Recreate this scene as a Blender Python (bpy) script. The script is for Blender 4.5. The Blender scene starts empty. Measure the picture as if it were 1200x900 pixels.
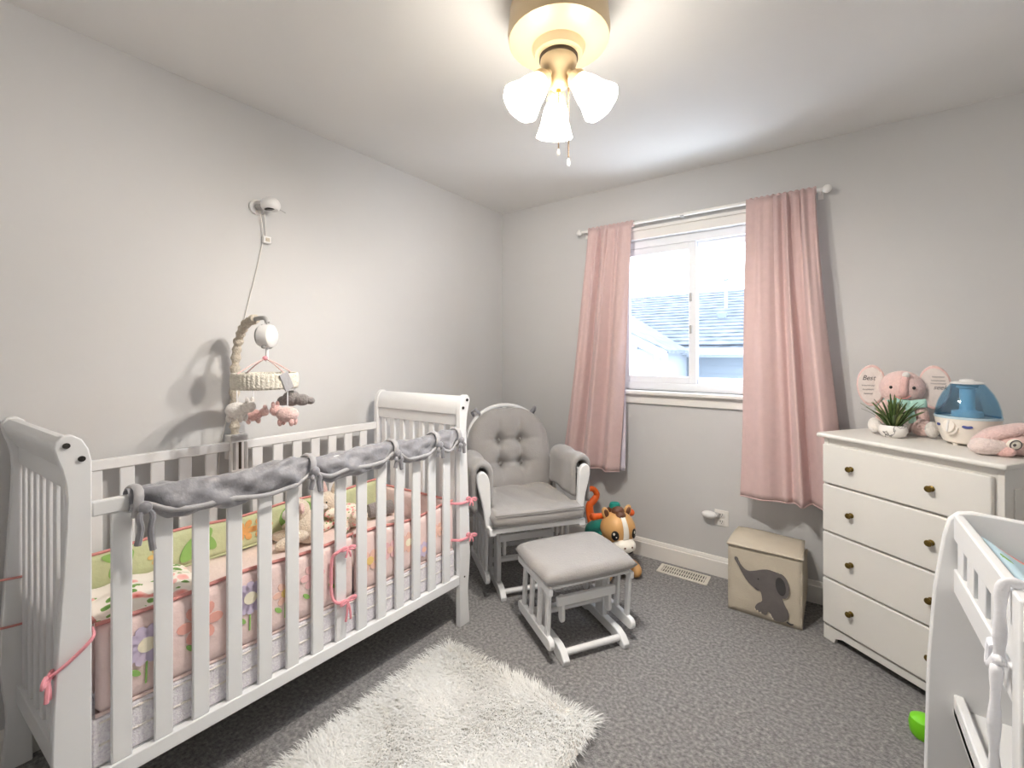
import bpy, bmesh, math, random
from mathutils import Matrix, Vector
from math import sin, cos, pi, radians as R
random.seed(7)
sc = bpy.context.scene
COL = sc.collection

# ------------------------------------------------------------------ camera, world, exposure
YAW = R(35.9); EYE = 1.311
cd = bpy.data.cameras.new('camera'); cam = bpy.data.objects.new('camera', cd); COL.objects.link(cam)
cam.location = (0, 0, EYE); cam.rotation_euler = (pi/2, 0, YAW)
cd.sensor_width = 36; cd.lens = 36*514/1200; cd.shift_y = -35/1200; cd.clip_start = .02
sc.camera = cam
w = bpy.data.worlds.new('sky'); sc.world = w; w.use_nodes = True
w.node_tree.nodes['Background'].inputs[0].default_value = (.80, .90, 1.0, 1)
w.node_tree.nodes['Background'].inputs[1].default_value = 6.5
vs = sc.view_settings
vs.view_transform = 'Standard'; vs.look = 'None'; vs.gamma = 1; vs.use_curve_mapping = False
vs.exposure = 0.58
LAMP_W = 29; SHADE_E = 17.0

# ------------------------------------------------------------------ helpers
def tag(o, label=None, cat=None, group=None, kind=None):
    if label: o['label'] = label
    if cat: o['category'] = cat
    if group: o['group'] = group
    if kind: o['kind'] = kind
    return o
def thing(name, label=None, cat=None, loc=(0, 0, 0), rotz=0, group=None, kind=None, parent=None):
    o = bpy.data.objects.new(name, None); COL.objects.link(o)
    o.empty_display_size = .05
    o.location = loc; o.rotation_euler = (0, 0, rotz); o.parent = parent
    return tag(o, label, cat, group, kind)
I4 = Matrix.Identity(4)
def T(x, y, z): return Matrix.Translation((x, y, z))
def RZ(a): return Matrix.Rotation(a, 4, 'Z')
def RX(a): return Matrix.Rotation(a, 4, 'X')
def RY(a): return Matrix.Rotation(a, 4, 'Y')
def S(x, y, z): return Matrix.Diagonal((x, y, z, 1))
def align(p0, p1):
    d = Vector(p1)-Vector(p0)
    return T(*p0) @ d.to_track_quat('Z', 'Y').to_matrix().to_4x4(), d.length

class MB:
    def __init__(s, M=None): s.v = []; s.f = []; s.M = M or I4
    def add(s, vs, fs, M=None):
        o = len(s.v); m = s.M @ M if M else s.M
        s.v += [tuple(m @ Vector(q)) for q in vs]; s.f += [tuple(i+o for i in f) for f in fs]
        return s
    def box(s, x0, x1, y0, y1, z0, z1, M=None):
        vs = [(x, y, z) for z in (z0, z1) for y in (y0, y1) for x in (x0, x1)]
        return s.add(vs, [(0, 2, 3, 1), (4, 5, 7, 6), (0, 1, 5, 4), (2, 6, 7, 3), (0, 4, 6, 2), (1, 3, 7, 5)], M)
    def lathe(s, prof, seg=24, M=None, cap=True, fn=None):
        vs = []; fs = []; n = len(prof)
        for k in range(seg):
            a = 2*pi*k/seg
            for (r, z) in prof:
                rr = r*(fn(a, z) if fn else 1); vs.append((rr*cos(a), rr*sin(a), z))
        for k in range(seg):
            k2 = (k+1) % seg
            for i in range(n-1): fs.append((k*n+i, k2*n+i, k2*n+i+1, k*n+i+1))
        if cap:
            if prof[0][0] > 1e-5: fs.append(tuple(k*n for k in reversed(range(seg))))
            if prof[-1][0] > 1e-5: fs.append(tuple(k*n+n-1 for k in range(seg)))
        return s.add(vs, fs, M)
    def cyl(s, p0, p1, r0, r1=None, seg=14):
        m, l = align(p0, p1); return s.lathe([(r0, 0), (r0 if r1 is None else r1, l)], seg, m)
    def ell(s, c, r, seg=20, ring=12, M=None, fn=None):
        if not isinstance(r, (tuple, list)): r = (r, r, r)
        vs = [(0, 0, -1)]; fs = []
        for i in range(1, ring):
            b = -pi/2+pi*i/ring
            for k in range(seg): a = 2*pi*k/seg; vs.append((cos(b)*cos(a), cos(b)*sin(a), sin(b)))
        vs.append((0, 0, 1)); N = len(vs)-1
        for k in range(seg):
            k2 = (k+1) % seg
            fs.append((0, 1+k2, 1+k)); fs.append((N, N-seg+k, N-seg+k2))
            for i in range(ring-2): fs.append((1+i*seg+k, 1+i*seg+k2, 1+(i+1)*seg+k2, 1+(i+1)*seg+k))
        vs = [(x*r[0], y*r[1], z*r[2]) for x, y, z in vs]
        if fn: vs = [fn(*q) for q in vs]
        m = T(*c) @ M if M else T(*c)
        return s.add(vs, fs, m)
    def tube(s, pts, rad, seg=10, M=None, flat=1.0, closed=False):
        pts = [Vector(p) for p in pts]; n = len(pts)
        rad = [rad]*n if not isinstance(rad, (list, tuple)) else rad
        vs = []; fs = []; up = None
        for i, p in enumerate(pts):
            if closed: d = pts[(i+1) % n]-pts[i-1]
            else: d = pts[min(i+1, n-1)]-pts[max(i-1, 0)]
            d.normalize()
            if up is None:
                up = Vector((0, 0, 1)) if abs(d.z) < .9 else Vector((1, 0, 0))
            sx = d.cross(up).normalized(); up = sx.cross(d).normalized()
            for k in range(seg):
                a = 2*pi*k/seg; vs.append(tuple(p+sx*cos(a)*rad[i]+up*sin(a)*rad[i]*flat))
        for i in range(n if closed else n-1):
            j = (i+1) % n
            for k in range(seg): k2 = (k+1) % seg; fs.append((i*seg+k, i*seg+k2, j*seg+k2, j*seg+k))
        if not closed: fs.append(tuple(reversed(range(seg)))); fs.append(tuple((n-1)*seg+k for k in range(seg)))
        return s.add(vs, fs, M)
    def prism(s, poly, h0, h1, M=None):      # polygon in local xy, extruded along local z
        n = len(poly)
        vs = [(x, y, h0) for x, y in poly]+[(x, y, h1) for x, y in poly]
        fs = [tuple(reversed(range(n))), tuple(range(n, 2*n))]+[(i, (i+1) % n, n+(i+1) % n, n+i) for i in range(n)]
        return s.add(vs, fs, M)
    def grid(s, fn, nu, nv, M=None, wrap=False):
        vs = [fn(i/nu, j/nv) for j in range(nv+1) for i in range(nu+1)]
        fs = [(j*(nu+1)+i, j*(nu+1)+i+1, (j+1)*(nu+1)+i+1, (j+1)*(nu+1)+i) for j in range(nv) for i in range(nu)]
        return s.add(vs, fs, M)
    def pillow(s, c, hx, hy, hz, n=16, p=.35, M=None, e=4):   # a puffy slab, edges drawn in
        def top(sign):
            def f(a, b):
                x = 2*a-1; y = 2*b-1
                k = max(0, (1-abs(x)**e)*(1-abs(y)**e))**p
                return (x*hx*(1-.04*y*y), y*hy*(1-.04*x*x), sign*hz*k)
            return f
        m = T(*c) @ M if M else T(*c)
        s.grid(top(1), n, n, m)
        o = len(s.v); s.grid(top(-1), n, n, m)
        cnt = n*n
        s.f[-cnt:] = [tuple(reversed(f)) for f in s.f[-cnt:]]
        return s
    def build(s, name, mat, parent=None, bevel=0, sub=0, sharp=40, solid=0, seg=2, weld=True, kind=None, label=None):
        me = bpy.data.meshes.new(name); me.from_pydata(s.v, [], s.f)
        bm = bmesh.new(); bm.from_mesh(me)
        if weld: bmesh.ops.remove_doubles(bm, verts=bm.verts, dist=1e-5)
        if not solid: bmesh.ops.recalc_face_normals(bm, faces=bm.faces)
        bm.to_mesh(me); bm.free()
        me.materials.append(MATS[mat] if isinstance(mat, str) else mat)
        me.polygons.foreach_set('use_smooth', [True]*len(me.polygons))
        if sharp < 180: me.set_sharp_from_angle(angle=R(sharp))
        o = bpy.data.objects.new(name, me); COL.objects.link(o); o.parent = parent
        if solid:
            m = o.modifiers.new('solid', 'SOLIDIFY'); m.thickness = solid; m.offset = 0
        if bevel:
            m = o.modifiers.new('bevel', 'BEVEL'); m.width = bevel; m.segments = seg; m.limit_method = 'ANGLE'; m.angle_limit = R(35)
            m.harden_normals = False
        if sub:
            m = o.modifiers.new('sub', 'SUBSURF'); m.levels = sub; m.render_levels = sub
        if kind: o['kind'] = kind
        if label: o['label'] = label
        return o
def share(o, parent, M, name=None):          # a copy that shares mesh data
    c = o.copy(); COL.objects.link(c); c.parent = parent; c.matrix_local = M
    if name: c.name = name
    return c

def chaikin(p, n=2, closed=True):
    for _ in range(n):
        q = []
        m = len(p)
        for i in range(m if closed else m-1):
            a = p[i]; b = p[(i+1) % m]
            q += [tuple(a[k]*.75+b[k]*.25 for k in range(len(a))), tuple(a[k]*.25+b[k]*.75 for k in range(len(a)))]
        if not closed: q = [p[0]]+q+[p[-1]]
        p = q
    return p
def spline(p, n=8):
    out = []; P = [Vector(q) for q in p]
    for i in range(len(P)-1):
        a = P[max(i-1, 0)]; b = P[i]; c = P[i+1]; d = P[min(i+2, len(P)-1)]
        for k in range(n):
            t = k/n
            out.append(.5*((2*b)+(c-a)*t+(2*a-5*b+4*c-d)*t*t+(3*b-a-3*c+d)*t**3))
    out.append(P[-1]); return out

# ------------------------------------------------------------------ materials
MATS = {}
def srgb(c): return tuple(((x/255)/12.92 if x/255 <= .04045 else ((x/255+.055)/1.055)**2.4) for x in c)
def mat(name, rgb, rough=.5, var=.06, scale=8, bump=0, bscale=None, sheen=0, metal=0, emit=None, estr=0, coat=0, spec=.5):
    m = bpy.data.materials.new(name); m.use_nodes = True; nt = m.node_tree; N = nt.nodes; L = nt.links
    b = N['Principled BSDF']; c = srgb(rgb)
    tc = N.new('ShaderNodeTexCoord')
    no = N.new('ShaderNodeTexNoise'); no.inputs['Scale'].default_value = scale; no.inputs['Detail'].default_value = 5
    L.new(tc.outputs['Object'], no.inputs['Vector'])
    cr = N.new('ShaderNodeValToRGB')
    cr.color_ramp.elements[0].position = .3; cr.color_ramp.elements[1].position = .7
    cr.color_ramp.elements[0].color = tuple(x*(1-var) for x in c)+(1,)
    cr.color_ramp.elements[1].color = tuple(min(1, x*(1+var)) for x in c)+(1,)
    L.new(no.outputs['Fac'], cr.inputs['Fac']); L.new(cr.outputs['Color'], b.inputs['Base Color'])
    b.inputs['Roughness'].default_value = rough; b.inputs['Metallic'].default_value = metal
    b.inputs['Specular IOR Level'].default_value = spec
    if sheen: b.inputs['Sheen Weight'].default_value = sheen; b.inputs['Sheen Roughness'].default_value = .5
    if coat: b.inputs['Coat Weight'].default_value = coat
    if emit:
        b.inputs['Emission Color'].default_value = tuple(emit)+(1,); b.inputs['Emission Strength'].default_value = estr
    if bump:
        n2 = N.new('ShaderNodeTexNoise'); n2.inputs['Scale'].default_value = bscale or scale*6; n2.inputs['Detail'].default_value = 4
        L.new(tc.outputs['Object'], n2.inputs['Vector'])
        bp = N.new('ShaderNodeBump'); bp.inputs['Strength'].default_value = bump; bp.inputs['Distance'].default_value = .01
        L.new(n2.outputs['Fac'], bp.inputs['Height']); L.new(bp.outputs['Normal'], b.inputs['Normal'])
    MATS[name] = m; return m
def ramp_mat(name, stops, kind='noise', scale=10, rough=.8, bump=.3, bscale=60, detail=6, sheen=0, stretch=(1, 1, 1), bdist=.01):
    m = bpy.data.materials.new(name); m.use_nodes = True; nt = m.node_tree; N = nt.nodes; L = nt.links
    b = N['Principled BSDF']; b.inputs['Roughness'].default_value = rough; b.inputs['Specular IOR Level'].default_value = .3
    tc = N.new('ShaderNodeTexCoord'); mp = N.new('ShaderNodeMapping'); mp.inputs['Scale'].default_value = stretch
    L.new(tc.outputs['Object'], mp.inputs['Vector'])
    if kind == 'noise':
        t = N.new('ShaderNodeTexNoise'); t.inputs['Detail'].default_value = detail; out = t.outputs['Fac']
    else:
        t = N.new('ShaderNodeTexVoronoi'); out = t.outputs['Distance']
    t.inputs['Scale'].default_value = scale
    L.new(mp.outputs['Vector'], t.inputs['Vector'])
    cr = N.new('ShaderNodeValToRGB'); E = cr.color_ramp.elements
    while len(E) < len(stops): E.new(.5)
    for e, (p, c) in zip(E, stops): e.position = p; e.color = srgb(c)+(1,)
    L.new(out, cr.inputs['Fac']); L.new(cr.outputs['Color'], b.inputs['Base Color'])
    if sheen: b.inputs['Sheen Weight'].default_value = sheen
    n2 = N.new('ShaderNodeTexNoise'); n2.inputs['Scale'].default_value = bscale; n2.inputs['Detail'].default_value = 4
    L.new(tc.outputs['Object'], n2.inputs['Vector'])
    bp = N.new('ShaderNodeBump'); bp.inputs['Strength'].default_value = bump; bp.inputs['Distance'].default_value = bdist
    L.new(n2.outputs['Fac'], bp.inputs['Height']); L.new(bp.outputs['Normal'], b.inputs['Normal'])
    MATS[name] = m; return m
def clear_mat(name, tint, gloss=.08, rough=.02):
    m = bpy.data.materials.new(name); m.use_nodes = True; nt = m.node_tree; N = nt.nodes; L = nt.links
    N.remove(N['Principled BSDF'])
    tr = N.new('ShaderNodeBsdfTransparent'); tr.inputs[0].default_value = tint+(1,)
    gl = N.new('ShaderNodeBsdfGlossy'); gl.inputs['Roughness'].default_value = rough
    mx = N.new('ShaderNodeMixShader'); mx.inputs[0].default_value = gloss
    L.new(tr.outputs[0], mx.inputs[1]); L.new(gl.outputs[0], mx.inputs[2]); L.new(mx.outputs[0], N['Material Output'].inputs[0])
    MATS[name] = m; return m

mat('wall_paint', (206, 205, 204), .75, .012, 3, .03, 180)
mat('ceiling_paint', (232, 230, 227), .8, .01, 3, .04, 150)
mat('trim_white', (236, 233, 228), .4, .01, 5)
mat('vinyl_white', (236, 238, 242), .35, .01, 5)
mat('furniture_white', (232, 232, 232), .38, .012, 6)
mat('dresser_white', (232, 229, 223), .38, .012, 6)
mat('shadow_gap', (60, 56, 52), .8)
ramp_mat('carpet', [(.25, (88, 85, 85)), (.45, (132, 129, 128)), (.6, (158, 155, 153)), (.8, (204, 200, 197))], 'noise', 75, .95, 1.0, 260, 8, .3, bdist=.012)
clear_mat('window_glass', (.97, .98, 1.0), .03)
clear_mat('tank_blue', (.70, .85, .94), .08)
mat('curtain_pink', (208, 180, 177), .8, .03, 30, .12, 400, .25)
mat('curtain_lining', (222, 214, 226), .8, .03, 20, .1, 300)
mat('rod_white', (238, 236, 232), .3)
mat('grey_cushion', (156, 152, 149), .75, .05, 9, .25, 150, .35)
mat('grey_button', (128, 124, 120), .7)
mat('velvet_grey', (132, 131, 136), .5, .16, 22, .3, 60, .8)
mat('velvet_light', (168, 166, 168), .5, .08, 14, .2, 60, .5)
mat('brass', (120, 100, 52), .35, .15, 30, metal=.9)
mat('screw_metal', (70, 68, 66), .4, metal=.8)
mat('bin_canvas', (206, 195, 176), .9, .04, 12, .35, 300)
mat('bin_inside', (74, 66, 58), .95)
mat('felt_grey', (112, 106, 104), .95, .06, 30, .3, 300)
mat('felt_dark', (72, 70, 70), .95, .06, 30, .3, 300)
mat('felt_cream', (225, 214, 196), .95)
mat('black_dot', (22, 20, 20), .3)
mat('shag', (252, 251, 248), .85, .04, 5, 0, sheen=.3)
_n = MATS['shag'].node_tree; _t = _n.nodes.new('ShaderNodeBsdfTranslucent'); _t.inputs[0].default_value = (.96, .955, .94, 1)
_m = _n.nodes.new('ShaderNodeMixShader'); _m.inputs[0].default_value = .32          # fibres let light through
_n.links.new(_n.nodes['Principled BSDF'].outputs[0], _m.inputs[1]); _n.links.new(_t.outputs[0], _m.inputs[2]); _n.links.new(_m.outputs[0], _n.nodes['Material Output'].inputs[0])
mat('rug_backing', (238, 232, 224), .95)
mat('bumper_pink', (238, 214, 210), .8, .05, 10, .3, 40, .2)
mat('bumper_green', (208, 214, 170), .8, .08, 9, .25, 40, .2)
mat('piping_coral', (214, 146, 140), .8, .05)
mat('ribbon_pink', (240, 160, 170), .6, .08, 30, .2, 100)
ramp_mat('mattress_weave', [(.3, (222, 216, 226)), (.5, (240, 236, 241)), (.7, (250, 248, 250))], 'noise', 150, .9, .3, 240)
mat('sheet_pink', (242, 222, 216), .85, .03, 12, .2, 60)
mat('flower_purple', (212, 198, 222), .85, .08); mat('flower_red', (232, 172, 160), .85, .08)
mat('flower_pink', (240, 194, 194), .85, .08); mat('flower_yellow', (236, 204, 130), .85, .06)
mat('flower_orange', (238, 178, 110), .85, .08); mat('leaf_green', (150, 194, 108), .85, .1)
mat('flower_cream', (246, 238, 214), .85); mat('flower_peach', (242, 200, 184), .85)
mat('leaf_dark', (96, 150, 70), .85, .1)
mat('plush_cream', (238, 222, 202), .95, .06, 60, .8, 160, .5)
mat('plush_white', (240, 234, 228), .95, .05, 60, .7, 160, .5)
mat('plush_pink', (236, 202, 196), .95, .06, 60, .7, 160, .5)
mat('plush_pink_deep', (234, 190, 184), .95, .06, 60, .7, 160, .5)
mat('plush_pink_pale', (240, 220, 214), .95, .06, 60, .7, 160, .5)
mat('plush_grey', (140, 134, 132), .95, .08, 60, .7, 160, .5)
mat('ear_lining', (226, 214, 208), .9, .04, 40, .3, 120, .3)
mat('embroidery', (98, 92, 92), .8)
mat('scarf_teal', (176, 216, 202), .7, .1, 40, .2, 80)
mat('knit_cream', (234, 228, 214), .95, .06, 60, .8, 140)
mat('knit_shade', (206, 196, 180), .95, .08, 60, .8, 140)
mat('plastic_white', (236, 234, 232), .35, .01)
mat('plastic_grey', (176, 174, 172), .4)
mat('cord_white', (224, 220, 214), .5)
mat('humid_base', (240, 232, 222), .35, .01)
mat('humid_blue', (196, 218, 228), .3)
mat('label_blue', (70, 84, 150), .4)
mat('toy_tan', (216, 166, 106), .45, .04, 6)
mat('toy_white', (244, 238, 226), .4); mat('toy_brown', (104, 66, 44), .5, .06)
mat('toy_orange', (238, 104, 36), .4, .03); mat('toy_teal', (24, 138, 122), .4, .04)
mat('toy_green', (122, 214, 30), .4, .03)
mat('leaf_blade', (74, 96, 48), .5, .35, 40); mat('leaf_blade_pale', (118, 130, 78), .5, .25, 40)
ramp_mat('marble', [(.40, (238, 234, 230)), (.49, (236, 232, 228)), (.505, (70, 66, 66)), (.53, (238, 234, 230))], 'noise', 14, .25, 0.02, 10, 3)
mat('fixture_cream', (214, 190, 150), .35, .02)
mat('chain_bronze', (120, 92, 56), .5, .05)
mat('gold', (190, 150, 80), .3, .05, metal=.8)
m = mat('shade_glass', (255, 246, 230), .4, 0, emit=(1, .93, .82), estr=SHADE_E)
mat('dark_rim', (60, 48, 36), .5)
mat('vent_white', (226, 220, 208), .4)
mat('house_white', (134, 140, 148), .8, .02); mat('house_blue', (108, 116, 124), .8, .03)
ramp_mat('house_roof', [(.3, (74, 79, 86)), (.5, (94, 99, 106)), (.7, (114, 118, 124))], 'noise', 5.0, .95, .2, 30, 5, 0, (1.0, 3, 3))
mat('pad_blue', (190, 216, 228), .85, .03, 12, .25, 90)
mat('ribbon_white', (240, 240, 244), .6, .03, 20, .2, 60)
mat('outlet_white', (236, 232, 226), .35)

# floral cloth: scattered pink roses and green leaves on white (printed, so it is a material)
def floral(name, base, sc_=26):
    m = bpy.data.materials.new(name); m.use_nodes = True; nt = m.node_tree; N = nt.nodes; L = nt.links
    b = N['Principled BSDF']; b.inputs['Roughness'].default_value = .85
    tc = N.new('ShaderNodeTexCoord')
    nz = N.new('ShaderNodeTexNoise'); nz.inputs['Scale'].default_value = 30
    ad = N.new('ShaderNodeMixRGB'); ad.blend_type = 'ADD'; ad.inputs[0].default_value = .02
    L.new(tc.outputs['Object'], nz.inputs['Vector']); L.new(tc.outputs['Object'], ad.inputs[1]); L.new(nz.outputs['Color'], ad.inputs[2])
    def layer(prev, scale, off, thr, stops):
        mp = N.new('ShaderNodeMapping'); mp.inputs['Location'].default_value = off; L.new(ad.outputs[0], mp.inputs['Vector'])
        v = N.new('ShaderNodeTexVoronoi'); v.inputs['Scale'].default_value = scale; L.new(mp.outputs[0], v.inputs['Vector'])
        cr = N.new('ShaderNodeValToRGB'); E = cr.color_ramp.elements
        while len(E) < len(stops): E.new(.5)
        for e, (p, c) in zip(E, stops): e.position = p; e.color = srgb(c)+(1,)
        L.new(v.outputs['Distance'], cr.inputs['Fac'])
        lt = N.new('ShaderNodeMath'); lt.operation = 'LESS_THAN'; lt.inputs[1].default_value = thr; L.new(v.outputs['Distance'], lt.inputs[0])
        mx = N.new('ShaderNodeMixRGB'); L.new(lt.outputs[0], mx.inputs[0])
        if isinstance(prev, tuple): mx.inputs[1].default_value = prev
        else: L.new(prev, mx.inputs[1])
        L.new(cr.outputs[0], mx.inputs[2]); return mx.outputs[0]
    c = layer(srgb(base)+(1,), sc_*1.5, (.3, .1, .2), .27, [(0, (80, 130, 60)), (.3, (140, 180, 100))])
    c = layer(c, sc_, (0, 0, 0), .36, [(0, (206, 70, 70)), (.18, (238, 150, 142)), (.36, (250, 206, 198))])
    L.new(c, b.inputs['Base Color']); MATS[name] = m
floral('floral_cloth', (250, 242, 232), 14)
floral('floral_small', (244, 232, 216), 44)
floral('pad_floral', (190, 216, 228), 9)

# ------------------------------------------------------------------ room shell
XL, YB, XR, YF, ZC = -2.136, 2.821, .95, -.50, 2.44
WX0, WX1, WZ0, WZ1 = -1.17, -.20, 1.075, 2.06           # window opening
def st(name, mb, m, parent=None, **k): return tag(mb.build(name, m, parent, **k), kind='structure')
st('floor', MB().box(XL-.1, XR+.1, YF-.1, YB+.1, -.05, 0), 'carpet')
st('ceiling', MB().box(XL-.1, XR+.1, YF-.1, YB+.1, ZC, ZC+.06), 'ceiling_paint')
st('wall_left', MB().box(XL-.1, XL, YF, YB, 0, ZC), 'wall_paint')
st('wall_right', MB().box(XR, XR+.1, YF, YB, 0, ZC), 'wall_paint')
st('wall_front', MB().box(XL-.1, XR+.1, YF-.1, YF, 0, ZC), 'wall_paint')
b = MB()
b.box(XL-.1, WX0, YB, YB+.12, 0, ZC); b.box(WX1, XR+.1, YB, YB+.12, 0, ZC)
b.box(WX0, WX1, YB, YB+.12, 0, WZ0); b.box(WX0, WX1, YB, YB+.12, WZ1, ZC)
st('wall_back', b, 'wall_paint')
def baseboard(name, M, l):
    prof = [(0, 0), (.016, 0), (.016, .088), (.012, .092), (.012, .098), (.009, .104), (.006, .112), (0, .114)]
    mb = MB(M); mb.prism(prof, 0, l, Matrix(((0, 0, 1, 0), (-1, 0, 0, 0), (0, 1, 0, 0), (0, 0, 0, 1))))
    return st(name, mb, 'trim_white')
baseboard('baseboard_back', T(XL, YB, 0), XR-XL)
baseboard('baseboard_left', T(XL, YF, 0) @ RZ(pi/2), YB-YF)
baseboard('baseboard_right', T(XR, YB, 0) @ RZ(-pi/2), YB-YF)

# window
W = thing('window_1', kind='structure'); W.location = (0, 0, 0)
c = .075
MB().box(WX0-c, WX0, YB-.018, YB, WZ0-.02, WZ1+c).build('casing', 'trim_white', W, .003)
MB().box(WX1, WX1+c, YB-.018, YB, WZ0-.02, WZ1+c).build('casing', 'trim_white', W, .003)
MB().box(WX0-c, WX1+c, YB-.02, YB, WZ1, WZ1+.055).build('casing', 'trim_white', W, .003)
MB().box(WX0-c-.01, WX1+c+.01, YB-.03, YB, WZ1+.055, WZ1+.075).build('head_cap', 'trim_white', W, .003)
MB().box(WX0-c-.02, WX1+c+.02, YB-.05, YB+.06, WZ0-.025, WZ0).build('sill', 'trim_white', W, .006)
MB().box(WX0-c, WX1+c, YB-.018, YB, WZ0-.085, WZ0-.025).build('apron', 'trim_white', W, .004)
# vinyl frame
y0, y1 = YB+.03, YB+.10
MB().box(WX0, WX0+.035, y0, y1, WZ0, WZ1).build('frame', 'vinyl_white', W, .003)
MB().box(WX1-.035, WX1, y0, y1, WZ0, WZ1).build('frame', 'vinyl_white', W, .003)
MB().box(WX0, WX1, y0, y1, WZ1-.05, WZ1).build('frame', 'vinyl_white', W, .003)
MB().box(WX0, WX1, y0, y1, WZ0, WZ0+.05).build('frame', 'vinyl_white', W, .003)
def sash(x0, x1, ya, yb, z0, z1, t):
    MB().box(x0, x0+t, ya, yb, z0, z1).build('sash_stile', 'vinyl_white', W, .003)
    MB().box(x1-t, x1, ya, yb, z0, z1).build('sash_stile', 'vinyl_white', W, .003)
    MB().box(x0+t, x1-t, ya, yb, z0, z0+t).build('sash_rail', 'vinyl_white', W, .003)
    MB().box(x0+t, x1-t, ya, yb, z1-t, z1).build('sash_rail', 'vinyl_white', W, .003)
    MB().box(x0+t, x1-t, (ya+yb)/2-.003, (ya+yb)/2+.003, z0+t, z1-t).build('pane', 'window_glass', W)
sash(WX0+.035, -.665, YB+.035, YB+.065, WZ0+.05, WZ1-.05, .045)
sash(-.705, WX1-.035, YB+.068, YB+.096, WZ0+.05, WZ1-.05, .04)
for z in (1.44, 1.64): MB().box(-.705, -.69, YB+.022, YB+.035, z, z+.05).build('latch', 'plastic_grey', W, .003)

# ------------------------------------------------------------------ house outside the window
H = thing('neighbour_house', 'pale house with shingled roof and horizontal siding seen through the window', 'house', (-1.9, 7.6, -2.6))
def hb(): return MB(T(1.9, -7.6, 2.6))
hb().box(-8, 4, 7.8, 12.2, -2.6, 1.30).build('house_wall', 'house_blue', H)
for k in range(9):
    z = 1.26-.13*(k+1)
    hb().add([(-1.93, 7.79, z), (4, 7.79, z), (4, 7.765, z), (-1.93, 7.765, z), (-1.93, 7.79, z+.13), (4, 7.79, z+.13)],
             [(0, 1, 2, 3), (3, 2, 5, 4), (0, 3, 4), (1, 5, 2), (0, 4, 5, 1)]).build('siding_board', 'house_blue', H)
def roofq(y0, z0, y1, z1, x0, x1, t=.06):
    return hb().add([(x0, y0, z0), (x1, y0, z0), (x1, y1, z1), (x0, y1, z1), (x0, y0, z0-t), (x1, y0, z0-t), (x1, y1, z1-t), (x0, y1, z1-t)],
                    [(0, 1, 2, 3), (7, 6, 5, 4), (0, 4, 5, 1), (1, 5, 6, 2), (2, 6, 7, 3), (3, 7, 4, 0)])
roof = roofq(7.45, 1.44, 10.0, 2.62, -9, 5).build('roof_slope', 'house_roof', H)
roofq(10.0, 2.62, 12.6, 1.44, -9, 5).build('roof_slope', 'house_roof', H)
nc = 18
for k in range(nc):                      # courses of shingles, each lapping the one below
    f0 = k/nc; f1 = (k+1.06)/nc
    roofq(7.44+2.55*f0, 1.475+1.18*f0, 7.44+2.55*min(1, f1), 1.475+1.18*min(1, f1)-.018, -9, 5, .015).build('shingle_course', 'house_roof', H)
hb().box(-1.95, 5, 7.36, 7.48, 1.30, 1.41).build('gutter', 'house_white', H, .01)
hb().box(-1.9, 5, 7.48, 7.8, 1.26, 1.30).build('soffit', 'house_white', H)
# the wing with the white gable
hb().add([(-5.4, 6.3, -2.6), (-1.97, 6.3, -2.6), (-1.97, 6.3, 1.40), (-3.7, 6.3, 2.25), (-5.4, 6.3, 1.40),
          (-5.4, 7.8, -2.6), (-1.97, 7.8, -2.6), (-1.97, 7.8, 1.40), (-3.7, 7.8, 2.25), (-5.4, 7.8, 1.40)],
         [(0, 1, 2, 3, 4), (1, 6, 7, 2), (5, 0, 4, 9), (2, 7, 8, 3), (3, 8, 9, 4), (9, 8, 7, 6, 5)]).build('gable_wall', 'house_white', H)
for k in range(13):
    z = .6+.13*k; x1 = -1.97 if z+.13 < 1.36 else -1.97-(z+.13-1.36)*2.03
    if x1 < -3.5: break
    hb().add([(-5.3, 6.29, z), (x1, 6.29, z), (x1, 6.268, z), (-5.3, 6.268, z), (-5.3, 6.29, z+.13), (x1, 6.29, z+.13)],
             [(0, 1, 2, 3), (3, 2, 5, 4), (0, 3, 4), (1, 5, 2), (0, 4, 5, 1)]).build('siding_board', 'house_white', H)
gq = [(-3.7, 6.12, 2.30), (-1.80, 6.12, 1.37), (-1.80, 7.32, 1.37), (-3.7, 9.35, 2.30)]
hb().add(gq+[(x, y, z-.05) for x, y, z in gq], [(0, 1, 2, 3), (7, 6, 5, 4), (0, 4, 5, 1), (1, 5, 6, 2), (2, 6, 7, 3), (3, 7, 4, 0)]).build('gable_roof', 'house_roof', H)
rq = [(-3.7, 6.10, 2.28), (-1.80, 6.10, 1.35), (-1.80, 6.10, 1.22), (-3.7, 6.10, 2.15)]
hb().add(rq+[(x, y+.05, z) for x, y, z in rq], [(3, 2, 1, 0), (4, 5, 6, 7), (0, 1, 5, 4), (1, 2, 6, 5), (2, 3, 7, 6), (3, 0, 4, 7)]).build('rake_board', 'house_white', H)
hb().box(-2.03, -1.955, 6.255, 6.33, -2.6, 1.38).build('corner_board', 'house_white', H)
p = MB(T(1.9, -7.6, 2.6)); p.cyl((-1.57, 9, 2.1), (-1.57, 9, 2.70), .032); p.cyl((-1.57, 9, 2.70), (-1.57, 9, 2.78), .06); p.build('vent_pipe', 'house_white', H)
hb().box(-1.62, -1.48, 8.45, 8.58, 1.93, 2.06).build('roof_vent', 'house_blue', H, .02)

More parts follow.
